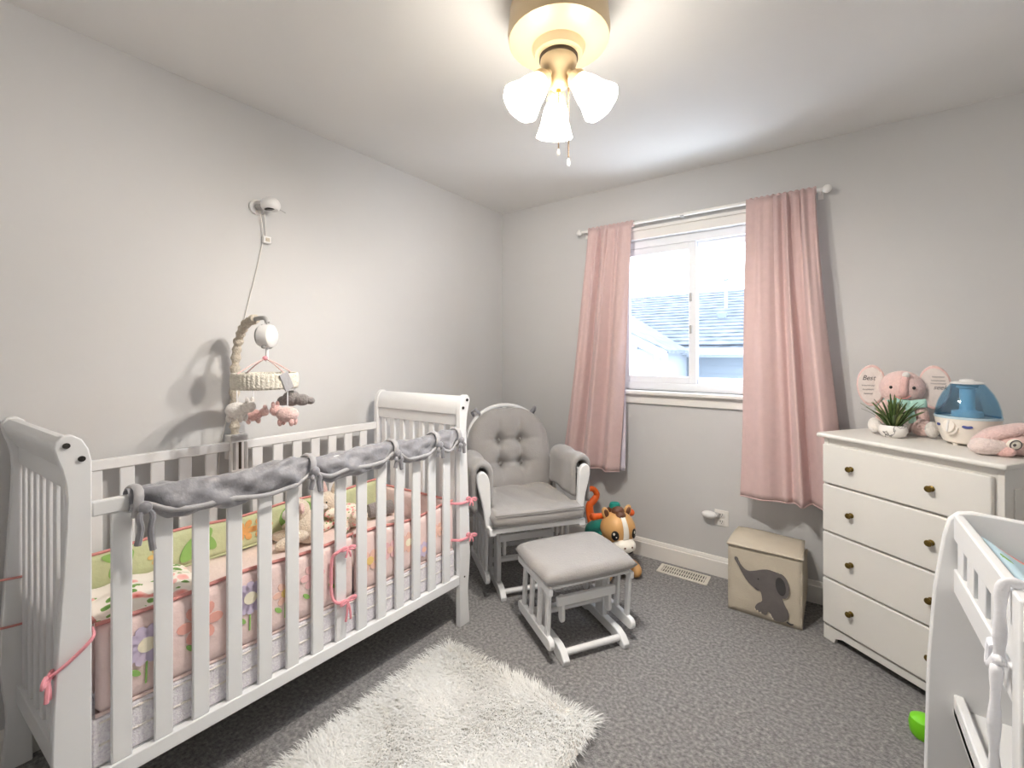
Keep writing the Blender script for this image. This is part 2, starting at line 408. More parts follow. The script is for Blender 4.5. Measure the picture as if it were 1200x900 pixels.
# ------------------------------------------------------------------ ceiling light
LX, LY = -.70, 1.22
fwd = Vector((-sin(YAW), cos(YAW), 0)); rgt = Vector((cos(YAW), sin(YAW), 0))
CL = thing('ceiling_light', 'cream ceiling light with three glowing bell shades and two pull chains', 'ceiling light', (LX, LY, 0))
MB().lathe([(.07, ZC), (.12, ZC-.005), (.155, 2.40), (.162, 2.33), (.158, 2.305), (.13, 2.295), (.085, 2.285), (.075, 2.262), (.055, 2.255), (0, 2.255)], 40).build('housing', 'fixture_cream', CL)
MB().lathe([(0, 2.256), (.061, 2.256), (.062, 2.246), (0, 2.246)], 32).build('rim', 'dark_rim', CL)
MB().lathe([(0, 2.247), (.058, 2.247), (.058, 2.232), (.052, 2.215), (.040, 2.198), (.034, 2.190), (.034, 2.172), (.026, 2.160), (.012, 2.154), (0, 2.153)], 32).build('fitter_bowl', 'fixture_cream', CL)
MB().lathe([(0, 2.154), (.008, 2.154), (.008, 2.142), (0, 2.142)], 12).build('finial', 'gold', CL)
for dh in (fwd, -rgt*.866-fwd*.5, rgt*.866-fwd*.5):
    t = R(51); d = (dh*cos(t)+Vector((0, 0, -sin(t)))).normalized()
    a = dh*.030+Vector((0, 0, 2.205)); n = dh*.052+Vector((0, 0, 2.180))
    MB().tube([a-d*.01, a+d*.01, n], [.014, .013, .013], 12).build('arm', 'fixture_cream', CL)
    m_, _ = align(n-d*.004, n+d)
    MB(m_).lathe([(.012, 0), (.024, .004), (.031, .016), (.033, .034), (.030, .036), (0, .036)], 24).build('shade_holder', 'fixture_cream', CL)
    m2, _ = align(n+d*.022, n+d*1.022)
    sh = MB(m2).lathe([(.028, 0), (.031, .012), (.039, .030), (.044, .050), (.048, .072), (.054, .094), (.061, .112), (.0625, .118), (.060, .118),
                       (.052, .094), (.046, .072), (.042, .050), (.037, .030), (.029, .012)], 32, cap=False,
                      fn=lambda a_, z_: 1+.018*max(0, z_-.06)/.06*cos(8*a_)).build('shade', 'shade_glass', CL, sharp=180)
    MB(m2).ell((0, 0, .034), (.017, .017, .030), 12, 8).build('bulb', 'shade_glass', sh)
    ld = bpy.data.lights.new('bulb_light', 'POINT'); ld.energy = LAMP_W; ld.color = (1, .955, .90); ld.shadow_soft_size = .02
    lo = bpy.data.objects.new('bulb_light', ld); COL.objects.link(lo); lo.parent = CL; lo.location = n+d*.112
for off, l, x in ((0, .175, 'a'), (.030, .235, 'b')):
    q = rgt*off-fwd*.012*(1 if off else 0); top = 2.142 if off == 0 else 2.165
    pc = MB(T(q.x, q.y, 0))
    k = 0
    while k*.0062 < l: pc.ell((0, 0, top-k*.0062), .0030, 6, 4); k += 1
    pc.build('pull_chain', 'chain_bronze', CL)
    MB(T(q.x, q.y, 0)).lathe([(0, top-l-.026), (.004, top-l-.025), (.0055, top-l-.016), (.003, top-l-.004), (0, top-l)], 10).build('chain_pull', 'plastic_white', CL)

# ------------------------------------------------------------------ curtains and rod
ROD_Y = YB-.075; ROD_Z = 2.153
rod = thing('curtain_rod', 'thin white curtain rod with ball ends above the window', 'curtain rod', (-.71, ROD_Y, ROD_Z))
MB().cyl((-.69, 0, 0), (.68, 0, 0), .009).build('pole', 'rod_white', rod)
MB().cyl((.0, 0, 0), (.69, 0, 0), .0105).build('pole_sleeve', 'rod_white', rod)
for sx in (-1, 1):
    MB().ell((sx*.70, 0, 0), .021, 18, 12).build('finial', 'rod_white', rod)
    MB().cyl((sx*.673, .072, 0), (sx*.673, 0, 0), .006, seg=10).box(sx*.673-.012, sx*.673+.012, .069, .075, -.03, .03).build('bracket', 'rod_white', rod)
MB().box(-.02, .0, -.012, .012, -.014, -.006).build('clip', 'plastic_grey', rod)
def curtain(name, label, xt0, xt1, xb0, xb1, zt, zb, nf, amp_b, seed, ybase, loc, folds, gat):
    rnd = random.Random(seed); ph = [rnd.uniform(0, 6.28) for _ in range(6)]
    C_ = thing(name, label, 'curtain', loc, group='blackout curtains at the window')
    def f(a, t):
        e = t**1.25
        aa = a+.010*sin(7*t+ph[3])*t
        x = (xt0+(xt1-xt0)*aa)*(1-e)+(xb0+(xb1-xb0)*aa)*e
        x += .006*sin(nf*1.3*pi*a+ph[0])*(1-t)
        ga = min(1, max(.12, (a-gat[0])/(gat[1]-gat[0])))
        fine = (.016*sin(2*pi*nf*a+ph[1])+.007*sin(2*pi*nf*1.7*a+ph[2]))*max(.3, 1-t*1.3)*(.4+.6*min(1, t/.04))*ga
        broad = sum((am if am > 0 else am*.45)*math.exp(-((aa-c0)/wd)**2) for c0, wd, am in folds)*min(1, t*1.6+.12)*amp_b
        broad += .010*sin(2*pi*3.1*aa+ph[4])*min(1, t*2)
        hem = .004*sin(2*pi*2.3*a+ph[5])*t
        y = ybase-fine-broad-.012*t-.022*min(1, t*3)
        z = zt+(zb-zt)*t+hem+.012*(1-a if False else 0)
        if t < .03: y += 0
        return (x-loc[0], min(y, YB-.056)-loc[1], z-loc[2])
    o = MB().grid(f, 90, 50).build('panel', 'curtain_pink', C_, sharp=180, solid=.004)
    # rod pocket: a gathered sleeve round the pole
    def g(a, t):
        an = 2*pi*t; r = .0165+.003*sin(2*pi*nf*1.5*a+ph[0])
        return (xt0+(xt1-xt0)*a-loc[0], ROD_Y+r*cos(an)-loc[1], ROD_Z+r*1.15*sin(an)-loc[2])
    MB().grid(g, 70, 12).build('rod_pocket', 'curtain_pink', C_, sharp=180, solid=.003)
    # hem stitched along the lower edge
    pts = [f(i/40, 1.0) for i in range(41)]
    MB().tube(pts, .004, 6).build('hem', 'curtain_pink', C_, sharp=180)
    return C_, f
CA, fA = curtain('curtain', 'narrow pink curtain panel beside the glider chair', -1.335, -1.02, -1.51, -1.09, 2.157, .553, 7, .055, 3, ROD_Y-.023,
        (-1.25, YB-.04, .55), [(.14, .09, .8), (.31, .06, -.9), (.47, .08, .9), (.66, .07, -.7), (.84, .12, .6)], (.95, .35))
CB, fB = curtain('curtain', 'wide pink curtain panel hanging behind the white dresser', -.375, -.055, -.395, .075, 2.157, .54, 8, .07, 11, ROD_Y-.023,
        (-.2, YB-.04, .55), [(.24, .20, .55), (.53, .05, -1.0), (.61, .04, .7), (.69, .035, -1.0), (.86, .10, 1.1)], (.35, .6))
# pale lining that shows at the inner edge of the narrow panel
def lin(a, t):
    p0 = Vector(fA(1.0, .62+.38*t)); return (p0.x-.03+.055*a*t**.5, p0.y+.030+.004*sin(9*a), p0.z)
MB().grid(lin, 8, 20).build('lining', 'curtain_lining', CA, sharp=180, solid=.002)

# ------------------------------------------------------------------ crib (a little racked, as it stands)
P0 = Vector((-1.431, 1.572, 0)); CLEN, CDEP = 1.30, .615
uA = R(-3.0); vA = R(3.2)
U = Vector((sin(uA), -cos(uA), 0)); V = Vector((-cos(vA), -sin(vA), 0))
CM = Matrix(((U.x, V.x, 0, 0), (U.y, V.y, 0, 0), (0, 0, 1, 0), (0, 0, 0, 1)))     # crib axes: u along it, v to the wall
crib = thing('crib', 'white wooden sleigh crib with curved ends and slatted sides along the wall', 'crib', P0)
def cb(): return MB(CM)
PROF = [(0, 0), (0, 1.045), (.006, 1.075), (.018, 1.10), (.035, 1.113), (.052, 1.112), (.064, 1.10), (.067, 1.085), (.062, 1.06), (.053, 1.03), (.046, .99), (.044, .95),
        (.046, .88), (.052, .75), (.060, .6), (.067, .45), (.07, .33), (.064, .25), (.058, .2), (.056, .15), (.060, .08), (.066, .02), (.066, 0)]
def stile(uin, sgn, v0, v1):
    poly = [(uin+sgn*a, z) for a, z in PROF]
    if sgn < 0: poly.reverse()
    # polygon (u, z) extruded along v
    o = cb().prism(poly, v0, v1, Matrix(((1, 0, 0, 0), (0, 0, 1, 0), (0, 1, 0, 0), (0, 0, 0, 1)))).build('stile', 'furniture_white', crib, .003)
    return o
UR, UL = .018, CLEN           # inner faces of the two ends
for uin, sgn in ((UR, -1), (UL, 1)):
    for v0, v1, face in ((0, .026, -1), (CDEP-.026, CDEP, 1)):
        s_ = stile(uin, sgn, v0, v1)
        if face < 0:
            for a, z in ((.046, 1.088), (.019, 1.052), ):
                k = cb(); k.cyl((uin+sgn*a, -.004, z), (uin+sgn*a, .002, z), .007); k.build('screw', 'screw_metal', s_)
            k = cb(); k.cyl((uin+sgn*.03, -.002, .235), (uin+sgn*.03, .002, .235), .004); k.build('screw', 'screw_metal', s_)
    # rolled top rail
    roll = [(.004, 1.02), (.004, 1.05), (.010, 1.075), (.021, 1.096), (.036, 1.107), (.051, 1.106), (.061, 1.096), (.063, 1.085), (.058, 1.062), (.045, 1.04), (.036, 1.02)]
    poly = [(uin+sgn*a, z) for a, z in roll]
    if sgn < 0: poly.reverse()
    mm = Matrix(((1, 0, 0, 0), (0, 0, 1, 0), (0, 1, 0, 0), (0, 0, 0, 1)))
    cb().prism(poly, .026, CDEP-.026, mm).build('rolled_rail', 'furniture_white', crib)
    cb().box(min(uin+sgn*.010, uin+sgn*.032), max(uin+sgn*.010, uin+sgn*.032), .026, CDEP-.026, .965, 1.018).build('end_rail', 'furniture_white', crib, .002)
    cb().box(min(uin+sgn*.008, uin+sgn*.036), max(uin+sgn*.008, uin+sgn*.036), .026, CDEP-.026, .20, .26).build('end_rail', 'furniture_white', crib, .002)
    n = 8
    for k in range(n):
        vc = .026+(CDEP-.052)*(k+.5)/n
        cb().box(min(uin+sgn*.013, uin+sgn*.027), max(uin+sgn*.013, uin+sgn*.027), vc-.016, vc+.016, .26, .965).build('end_slat', 'furniture_white', crib, .003)
for v0, name in ((.002, 'front'), (CDEP-.024, 'back')):
    cb().box(UR, UL, v0, v0+.022, .900, .938).build('top_rail', 'furniture_white', crib, .004)
    cb().box(UR, UL, v0, v0+.024, .205, .247).build('bottom_rail', 'furniture_white', crib, .003)
    for k in range(14):
        uc = .094+.0882*k
        cb().box(uc-.021, uc+.021, v0+.005, v0+.017, .247, .900).build('side_slat', 'furniture_white', crib, .003)
cb().box(UR, UL, .03, CDEP-.03, .225, .245).build('mattress_support', 'furniture_white', crib)

# bedding
mt = thing('crib_mattress', 'pale woven-cover mattress lying in the white crib', 'mattress', P0+U*.66+V*.3+Vector((0, 0, .245)))
def lb(o): return MB(T(*(-Vector(o.location)+P0)) @ CM)
lb(mt).box(UR+.005, UL-.005, .030, CDEP-.03, .2445, .369).build('mattress_base', 'mattress_weave', mt, .006, seg=3)
lb(mt).box(.049, 1.269, .0565, CDEP-.03, .367, .47).build('mattress_body', 'mattress_weave', mt, .012, seg=3)
for z in (.30, .357):
    lb(mt).tube([(UR+.02, .0295, z), (UL-.02, .0295, z)], .003, 6).build('mattress_piping', 'plush_white', mt)
lb(mt).grid(lambda a, t: (.053+1.212*a, .060+(CDEP-.115)*t, .477+.006*sin(13*a+5*t)*sin(9*t)+.003*sin(31*a)), 40, 16).build('fitted_sheet', 'sheet_pink', mt, sharp=180, solid=.003)
bl = thing('folded_blanket', 'white cotton blanket with pink roses and green leaves folded in the crib', 'blanket', P0+U*1.1+V*.3+Vector((0, 0, .475)))
lb(bl).grid(lambda a, t: (.93+.330*a, .068+(CDEP-.148)*t, .497+.045*(math.sin(pi*min(1, max(0, a)))**.3)*(sin(pi*t)**.35)+.006*sin(17*a+6*t)+.005*sin(23*t)), 30, 30).build('blanket_top', 'floral_cloth', bl, sharp=180, solid=.01)
lb(bl).pillow((1.095, CDEP/2-.008, .502), .155, .215, .020).build('blanket_fold', 'floral_cloth', bl, sharp=180)

def bow(o, parent, c, dx, s=1.0, tail=.05, m='ribbon_pink', name='ribbon_bow'):   # c, dx in crib axes, local to o
    b_ = lb(o); c = Vector(c); dx = Vector(dx).normalized()
    for sg in (-1, 1):
        pts = [c, c+dx*sg*.014*s+Vector((0, -.006, .010*s)), c+dx*sg*.028*s+Vector((0, -.008, .008*s)), c+dx*sg*.030*s+Vector((0, -.006, -.002)), c+dx*sg*.014*s+Vector((0, -.004, -.003)), c]
        b_.tube(spline(pts, 4), .0038*s, 6, flat=1.6)
        pts = [c, c+dx*sg*.006+Vector((0, -.006, -tail*.5)), c+dx*sg*.010+Vector((0, -.004, -tail))]
        b_.tube(spline(pts, 4), .0042*s, 6)
    b_.ell(tuple(c), (.007*s, .007*s, .007*s), 8, 6)
    return b_.build(name, m, parent)

def flower(o, parent, u, v, z, r, n, pm, cm, facing=-1, stem=0):
    # applique flower lying on an upright bumper face; facing -1 = towards the front
    M_ = Matrix(((1, 0, 0, u), (0, 0, facing, v), (0, 1, 0, z), (0, 0, 0, 1)))
    base = lb(o)
    for k in range(n):
        a = 2*pi*k/n
        pp = [(cos(a)*r*.62+cos(t)*r*.36*cos(a)-sin(t)*r*.26*sin(a), sin(a)*r*.62+cos(t)*r*.36*sin(a)+sin(t)*r*.26*cos(a)) for t in [2*pi*i/10 for i in range(10)]]
        base.prism(pp, 0, .0022, M_)
    fo = base.build('flower_print', pm, parent)
    cc = [(cos(t)*r*.36, sin(t)*r*.36) for t in [2*pi*i/14 for i in range(14)]]
    lb(o).prism(cc, 0, .0034, M_).build('flower_centre', cm, fo)
    if stem:
        l_ = lb(o); l_.prism([(-.002, -r*.8), (.002, -r*.8), (.004, -r*.8-stem), (0, -r*.8-stem)], 0, .0018, M_)
        leaf(l_, M_, .012, -r*.8-stem*.55, .035, R(45)); l_.build('leaf_print', 'leaf_green', parent)
def leaf(mb, M_, x, y, l, a):
    pts = [(0, 0), (.3, .20), (.65, .20), (1, 0), (.65, -.2), (.3, -.2)]
    pts = chaikin(pts, 2)
    mb.prism([(x+(px*cos(a)-py*sin(a))*l, y+(px*sin(a)+py*cos(a))*l) for px, py in pts], 0, .002, M_)

def bumper(name, label, u0, u1, v0, z0, z1, m, thick=.03, facing=-1, wav=.006):
    o = thing(name, label, 'crib bumper', P0+U*((u0+u1)/2)+V*(v0+thick/2)+Vector((0, 0, z0)))
    def f(sg):
        def g(a, t):
            u_ = u0+(u1-u0)*a; k = (max(0, 1-abs(2*t-1)**5)*max(0, 1-abs(2*a-1)**40))**.4
            puff = 1+.10*sin(u_*46)
            return (u_, v0+thick/2+sg*thick/2*k*puff, z0+(z1-z0)*t+wav*sin(u_*14+t)*t)
        return g
    q = lb(o); q.grid(f(-1), 60, 12); q.grid(f(1), 60, 12); q.build('padding', m, o, sharp=180)
    for t in (0, 1):
        lb(o).tube([(u0+(u1-u0)*i/40, v0+thick/2-.004, (z0+(z1-z0)*t+wav*sin((u0+(u1-u0)*i/40)*14+t)*t)) for i in range(41)], .0055, 8).build('piping', 'piping_coral' if t else m, o)
    return o
FV = .026
fb = bumper('crib_bumper', 'long pink quilted bumper with printed flowers on the open side of the crib', .555, 1.285, FV, .375, .612, 'bumper_pink')
fv = FV-.0008
flower(fb, fb, 1.185, fv, .515, .056, 10, 'flower_purple', 'flower_cream', stem=.06)
flower(fb, fb, 1.060, fv, .515, .060, 6, 'flower_red', 'flower_yellow', stem=.05)
flower(fb, fb, .925, fv, .530, .054, 12, 'flower_purple', 'flower_cream', stem=.06)
flower(fb, fb, .815, fv, .50, .042, 6, 'flower_peach', 'flower_yellow', stem=.05)
flower(fb, fb, .720, fv, .520, .046, 6, 'flower_pink', 'flower_pink', stem=.07)
flower(fb, fb, .625, fv, .50, .036, 8, 'flower_peach', 'flower_cream', stem=.05)
bow(fb, fb, (.607, -.006, .585), (1, 0, .1), .85, .03); bow(fb, fb, (.607, -.006, .39), (1, 0, -.1), .95, .07)
lb(fb).tube(spline([(.612, .001, .586), (.642, .0, .582), (.656, .012, .56), (.658, .015, .48), (.656, .012, .42), (.642, .0, .395), (.612, .001, .391)], 6), .0045, 6, flat=1.3).build('ribbon_tie', 'ribbon_pink', fb)
fb2 = bumper('crib_bumper', 'short pink quilted bumper with printed flowers near the curved crib end by the glider', .03, .550, FV, .375, .598, 'bumper_pink', wav=.010)
flower(fb2, fb2, .49, fv, .49, .045, 6, 'flower_peach', 'flower_yellow')
flower(fb2, fb2, .395, fv, .50, .040, 6, 'flower_pink', 'flower_peach')
flower(fb2, fb2, .300, fv, .50, .045, 8, 'flower_peach', 'flower_cream')
flower(fb2, fb2, .215, fv, .44, .035, 8, 'flower_purple', 'flower_peach')
flower(fb2, fb2, .135, fv, .50, .036, 6, 'flower_peach', 'flower_peach')
for z in (.60, .425):
    lb(fb2).tube(spline([(.05, .03, z), (.02, -.004, z-.003), (-.03, -.006, z-.004), (-.056, .0, z)], 5), .004, 6, flat=1.6).build('ribbon_tie', 'ribbon_pink', fb2)
    bow(fb2, fb2, (-.050, -.004, z), (1, .2, .3), .9, .03)
bb = bumper('crib_bumper', 'green quilted bumper with printed leaves and orange flowers against the wall side', .03, 1.285, CDEP-.068, .485, .628, 'bumper_green')
bvv = CDEP-.068-.0008
for u_, r_, pm, cm in ((1.22, .032, 'bumper_green', 'flower_yellow'), (.99, .034, 'flower_yellow', 'flower_cream'), (.70, .048, 'flower_orange', 'flower_orange'), (.63, .045, 'flower_orange', 'flower_yellow'), (.46, .040, 'flower_orange', 'flower_peach')):
    flower(bb, bb, u_, bvv, .56, r_, 6, pm, cm)
MF = lambda v_: Matrix(((1, 0, 0, 0), (0, 0, -1, v_), (0, 1, 0, 0), (0, 0, 0, 1)))
for u_, z_, l_, a_ in ((1.13, .52, .12, 2.2), (1.08, .58, .08, .4), (.93, .50, .17, 2.35), (.80, .52, .12, .8), (1.26, .58, .09, 2.9), (.55, .53, .10, 1.9), (.40, .55, .09, 1.0), (.33, .52, .08, 2.1)):
    q = lb(bb); leaf(q, MF(bvv), u_, z_, l_, a_); q.build('leaf_print', 'leaf_green', bb)
def end_bumper(label, u0, sg):
    o = thing('crib_bumper', label, 'crib bumper', P0+U*u0+V*.3+Vector((0, 0, .42)))
    def f(s2):
        def g(a, t):
            v_ = .062+(CDEP-.13)*a; k = (max(0, 1-abs(2*t-1)**5)*max(0, 1-abs(2*a-1)**30))**.4
            return (u0+s2*.013*k*(1+.1*sin(v_*50)), v_, .42+.19*t)
        return g
    q = lb(o); q.grid(f(-1), 30, 10); q.grid(f(1), 30, 10); q.build('padding', 'bumper_pink', o, sharp=180)
    lb(o).tube([(u0, .064+(CDEP-.134)*i/10, .61) for i in range(11)], .0055, 8).build('piping', 'piping_coral', o)
    return o
end_bumper('pink quilted bumper inside the crib end beside the glider', .036, 1)
eb = end_bumper('pink quilted bumper inside the crib end with the long ribbon tie', 1.282, -1)
# ribbons tied round the stiles of that end
lb(eb).tube(spline([(1.29, .04, .605), (1.30, -.004, .60), (1.34, -.006, .565), (1.372, -.004, .545), (1.376, .010, .54)], 6), .0032, 6, flat=1.8).build('ribbon_tie', 'ribbon_pink', eb)
bow(eb, eb, (1.376, .006, .535), (.5, -1, .15), 1.1, .05)
for z in (.60, .45):
    lb(eb).tube(spline([(1.29, CDEP-.05, z), (1.30, CDEP-.030, z), (1.34, CDEP-.030, z+.004), (1.375, CDEP-.028, z+.008), (1.378, CDEP-.01, z+.008)], 5), .0035, 6).build('ribbon_tie', 'piping_coral', eb)

# grey rail cover on the open side
rc = thing('rail_cover', 'crumpled grey velvet rail cover tied over the front crib rail', 'rail cover', P0+U*.62+Vector((0, .0, .9)))
ties = [.040, .175, .40, .745, 1.215]
def rcs(a):
    u_ = .022+a*(1.232-.022)
    d = min(abs(u_-t) for t in ties); g = min(1, d/.07); g = g*g*(3-2*g)
    return u_, g
def rcov(a, t):
    u_, g = rcs(a); an = 2*pi*t
    hz = .024+.018*g; hv = .021+.015*g
    zc = .924-.016*g+.006*sin(u_*17)
    wr = 1+(.13*sin(u_*58+3*cos(an)+2.4*sin(an*2))+.13*sin(an*3+u_*27)+.10*sin(an*5-u_*47)+.05*sin(u_*130+4*sin(an)))*(.5+.5*g)
    lean = -.014*g*max(0, -sin(an))
    return (u_, .013+cos(an)*hv*wr+lean, zc+sin(an)*hz*(wr*.5+.5)*(1.25 if sin(an) < 0 else 1))
lb(rc).grid(rcov, 200, 28).build('cover_body', 'velvet_grey', rc, sharp=180)
lip = []
for i in range(101):
    u_, g = rcs(i/100); lip.append((u_, -.014-.012*g, .902-.026*g-.010*sin(u_*9)+.004*sin(u_*33)))
def ell_strip(pts, h):
    q = lb(rc); q.grid(lambda a, t: (lambda p: (p[0], p[1]-.004*sin(pi*t), p[2]+h*(t-.5)))(pts[round(a*100)]), 100, 4); return q
ell_strip(lip, .013).build('cover_binding', 'velvet_light', rc, sharp=180, solid=.004)
for t in ties:
    lb(rc).tube([(t+.003*sin(k), .013+.036*cos(2*pi*k/14), .918+.040*sin(2*pi*k/14)) for k in range(14)], .0062, 8, flat=1.8, closed=True).build('cover_tie', 'velvet_light', rc)
for t, l in ((1.205, .105), (.745, .06), (.40, .055), (.175, .05), (.040, .05)):
    for sg, ll in ((-1, l), (1, l*.8)):
        q = lb(rc); q.tube(spline([(t, -.026, .905), (t+sg*.014, -.036, .885), (t+sg*.010, -.034, .905-ll*.6), (t+sg*.016, -.032, .895-ll)], 5), [.006]*5+[.0075]*5+[.008]*6, 8); q.build('cover_tie_tail', 'velvet_grey', rc)
    lb(rc).ell((t, -.030, .905), (.016, .012, .017), 12, 8).build('cover_knot', 'velvet_grey', rc)

# plush animals lying in the crib
def crib_pos(u, v, z): return P0+U*u+V*v+Vector((0, 0, z))
def head_up(loc, rz): return T(*loc) @ RZ(rz)
pl = thing('plush_lamb', 'cream plush lamb with pink ears slumped in the crib', 'plush toy', crib_pos(.50, .42, .480), R(-20))
MB().ell((0, 0, .065), (.075, .065, .07)).build('body', 'plush_cream', pl)
h_ = MB().ell((-.01, -.04, .14), (.052, .048, .050)).build('head', 'plush_cream', pl)
MB().ell((-.01, -.085, .130), (.028, .020, .022), 12, 8).build('muzzle', 'plush_white', h_)
for sg in (-1, 1):
    MB().ell((-.01+sg*.055, -.035, .165), (.026, .012, .020), 12, 8, RY(sg*R(30))).build('ear', 'plush_pink', h_)
    MB().ell((-.01+sg*.02, -.085, .150), .0045, 8, 6).build('eye', 'black_dot', h_)
    MB().ell((sg*.07, -.05, .055), (.026, .05, .024), 12, 8, RZ(sg*R(20))).build('arm', 'plush_cream', pl)
    MB().ell((sg*.045, -.09, .028), (.026, .055, .026), 12, 8, RZ(sg*R(25))).build('leg', 'plush_cream', pl)
pl2 = thing('plush_bunny', 'plush bunny in floral cloth with one ear up lying in the crib', 'plush toy', crib_pos(.30, .436, .480), R(25))
MB().ell((0, 0, .055), (.10, .065, .055)).build('body', 'floral_small', pl2)
h_ = MB().ell((-.085, -.03, .125), (.050, .046, .048)).build('head', 'plush_cream', pl2)
MB().ell((-.085, -.072, .115), (.026, .018, .018), 12, 8).build('muzzle', 'plush_white', h_)
for sg in (-1, 1):
    MB().ell((-.085+sg*.03, -.02, .185), (.018, .011, .042), 12, 8, RY(sg*R(18))).build('ear', 'plush_pink' if sg < 0 else 'plush_cream', h_)
    MB().ell((-.085+sg*.02, -.07, .135), .0045, 8, 6).build('eye', 'black_dot', h_)
    MB().ell((sg*.05-.02, -.075, .028), (.026, .05, .024), 12, 8, RZ(sg*R(20))).build('leg', 'floral_small', pl2)
    MB().ell((sg*.06+.02, -.06, .085), (.022, .042, .020), 12, 8, RZ(sg*R(30))).build('arm', 'floral_small', pl2)
gp = thing('rolled_cloth', 'small rolled grey patterned cloth lying in the crib corner by the glider', 'cloth', crib_pos(.128, .42, .480))
MB(RZ(R(70))).tube([(-.060, 0, .04), (-.02, 0, .042), (.02, 0, .04), (.060, 0, .042)], [.034, .038, .037, .033], 14).build('roll', 'plush_grey', gp)
MB(RZ(R(70))).tube([(-.061, .02*cos(k*.6)*(1-k/24), .04+.02*sin(k*.6)*(1-k/24)) for k in range(20)], .003, 6).build('roll_end', 'velvet_light', gp)

# ------------------------------------------------------------------ mobile on the crib's wall side
MX, MY = -2.085, .835
mo = thing('baby_mobile', 'baby mobile with ruched arm, fabric ring and music box clamped on the crib', 'mobile', (MX, MY, .90))
ring_c = Vector((-1.80-MX, .83-MY, 1.207-.90))
box_c = Vector((-1.80-MX, .836-MY, 1.382-.90))
arm = spline([(0, 0, .058), (-.005, 0, .18), (.0, 0, .34), (.03, 0, .46), (.10, 0, .535), (.19, 0, .555)], 10)
rr = [.017+.0035*sin(i*1.9)+.0015*sin(i*5.1) for i in range(len(arm))]
MB().tube(arm, rr, 12).build('arm_sleeve', 'knit_shade', mo)
MB().tube(spline([(.17, 0, .553), (.235, 0, .556), (.275, 0, .552), (.287, .002, .535)], 6), .009, 10).build('arm_tip', 'plastic_grey', mo)
MB().tube([(ring_c.x, box_c.y, .54), (ring_c.x, box_c.y, .52)], .004, 8).build('hook', 'plastic_grey', mo)
# music box disc faces the room
fm = T(*box_c) @ RZ(R(-54)) @ RX(pi/2)
MB(fm).lathe([(0, -.026), (.036, -.026), (.044, -.020), (.046, -.010), (.046, .010), (.044, .020), (.036, .026), (0, .026)], 32).build('music_box', 'plastic_white', mo)
MB(fm).lathe([(0, .0265), (.038, .0262), (.038, .029), (0, .031)], 32).build('music_box_face', 'plastic_grey', mo)
for sx in (-1, 1):
    MB(fm).ell((sx*.022, -.042, .0), (.009, .009, .010), 10, 8).build('foot', 'plastic_grey', mo)
    MB(fm).ell((sx*.014, .041, .012), (.004, .005, .004), 8, 6).build('knob', 'plastic_grey', mo)
MB().cyl((ring_c.x, box_c.y, box_c.z-.044), (ring_c.x, box_c.y, box_c.z-.10), .006, seg=10).build('stem', 'plastic_white', mo)
hub = Vector((ring_c.x, ring_c.y, ring_c.z+.088))
MB().ell(tuple(hub), (.011, .011, .009), 10, 8).build('hub', 'ribbon_pink', mo)
RR = .112
# ring of ruched knit band
def band(a, t):
    an = 2*pi*a; r = RR+.0014*sin(an*46)*(.5+.5*sin(pi*t))+.003*sin(pi*t)+.0008*sin(an*120+t*20)
    return (ring_c.x+r*cos(an), ring_c.y+r*sin(an), ring_c.z-.030+.060*t)
MB().grid(band, 240, 6).build('ring_band', 'knit_cream', mo, sharp=180, solid=.006)
for k in range(4):
    an = R(10)+k*pi/2
    e_ = Vector((ring_c.x+RR*cos(an), ring_c.y+RR*sin(an), ring_c.z+.03))
    MB().tube([tuple(hub), tuple((hub+e_)/2+Vector((0, 0, .004))), tuple(e_)], .0026, 6).build('spoke', 'plush_pink', mo)
an = R(12)
MB(T(ring_c.x+RR*1.05*cos(an), ring_c.y+RR*1.05*sin(an), ring_c.z) @ RZ(an) @ RX(R(24))).box(-.003, .003, -.020, .020, -.034, .034).build('band_patch', 'velvet_light', mo, .002)
def kb_(): return MB(T(-MX, -MY, -.90) @ T(*P0) @ CM)
cl = kb_().box(.670, .736, .577, .5905, .81, .966).build('clamp', 'plastic_white', mo, .004)
kb_().box(.670, .736, .577, .637, .9375, .966).build('clamp_bridge', 'plastic_white', cl, .004)
kb_().box(.670, .736, .6135, .637, .86, .966).build('clamp_jaw', 'plastic_white', cl, .004)
for du in (-.022, 0, .022):
    kb_().box(.703+du-.005, .703+du+.005, .573, .5775, .82, .935).build('clamp_rib', 'dark_rim' if du == 0 else 'plastic_grey', cl, .001)
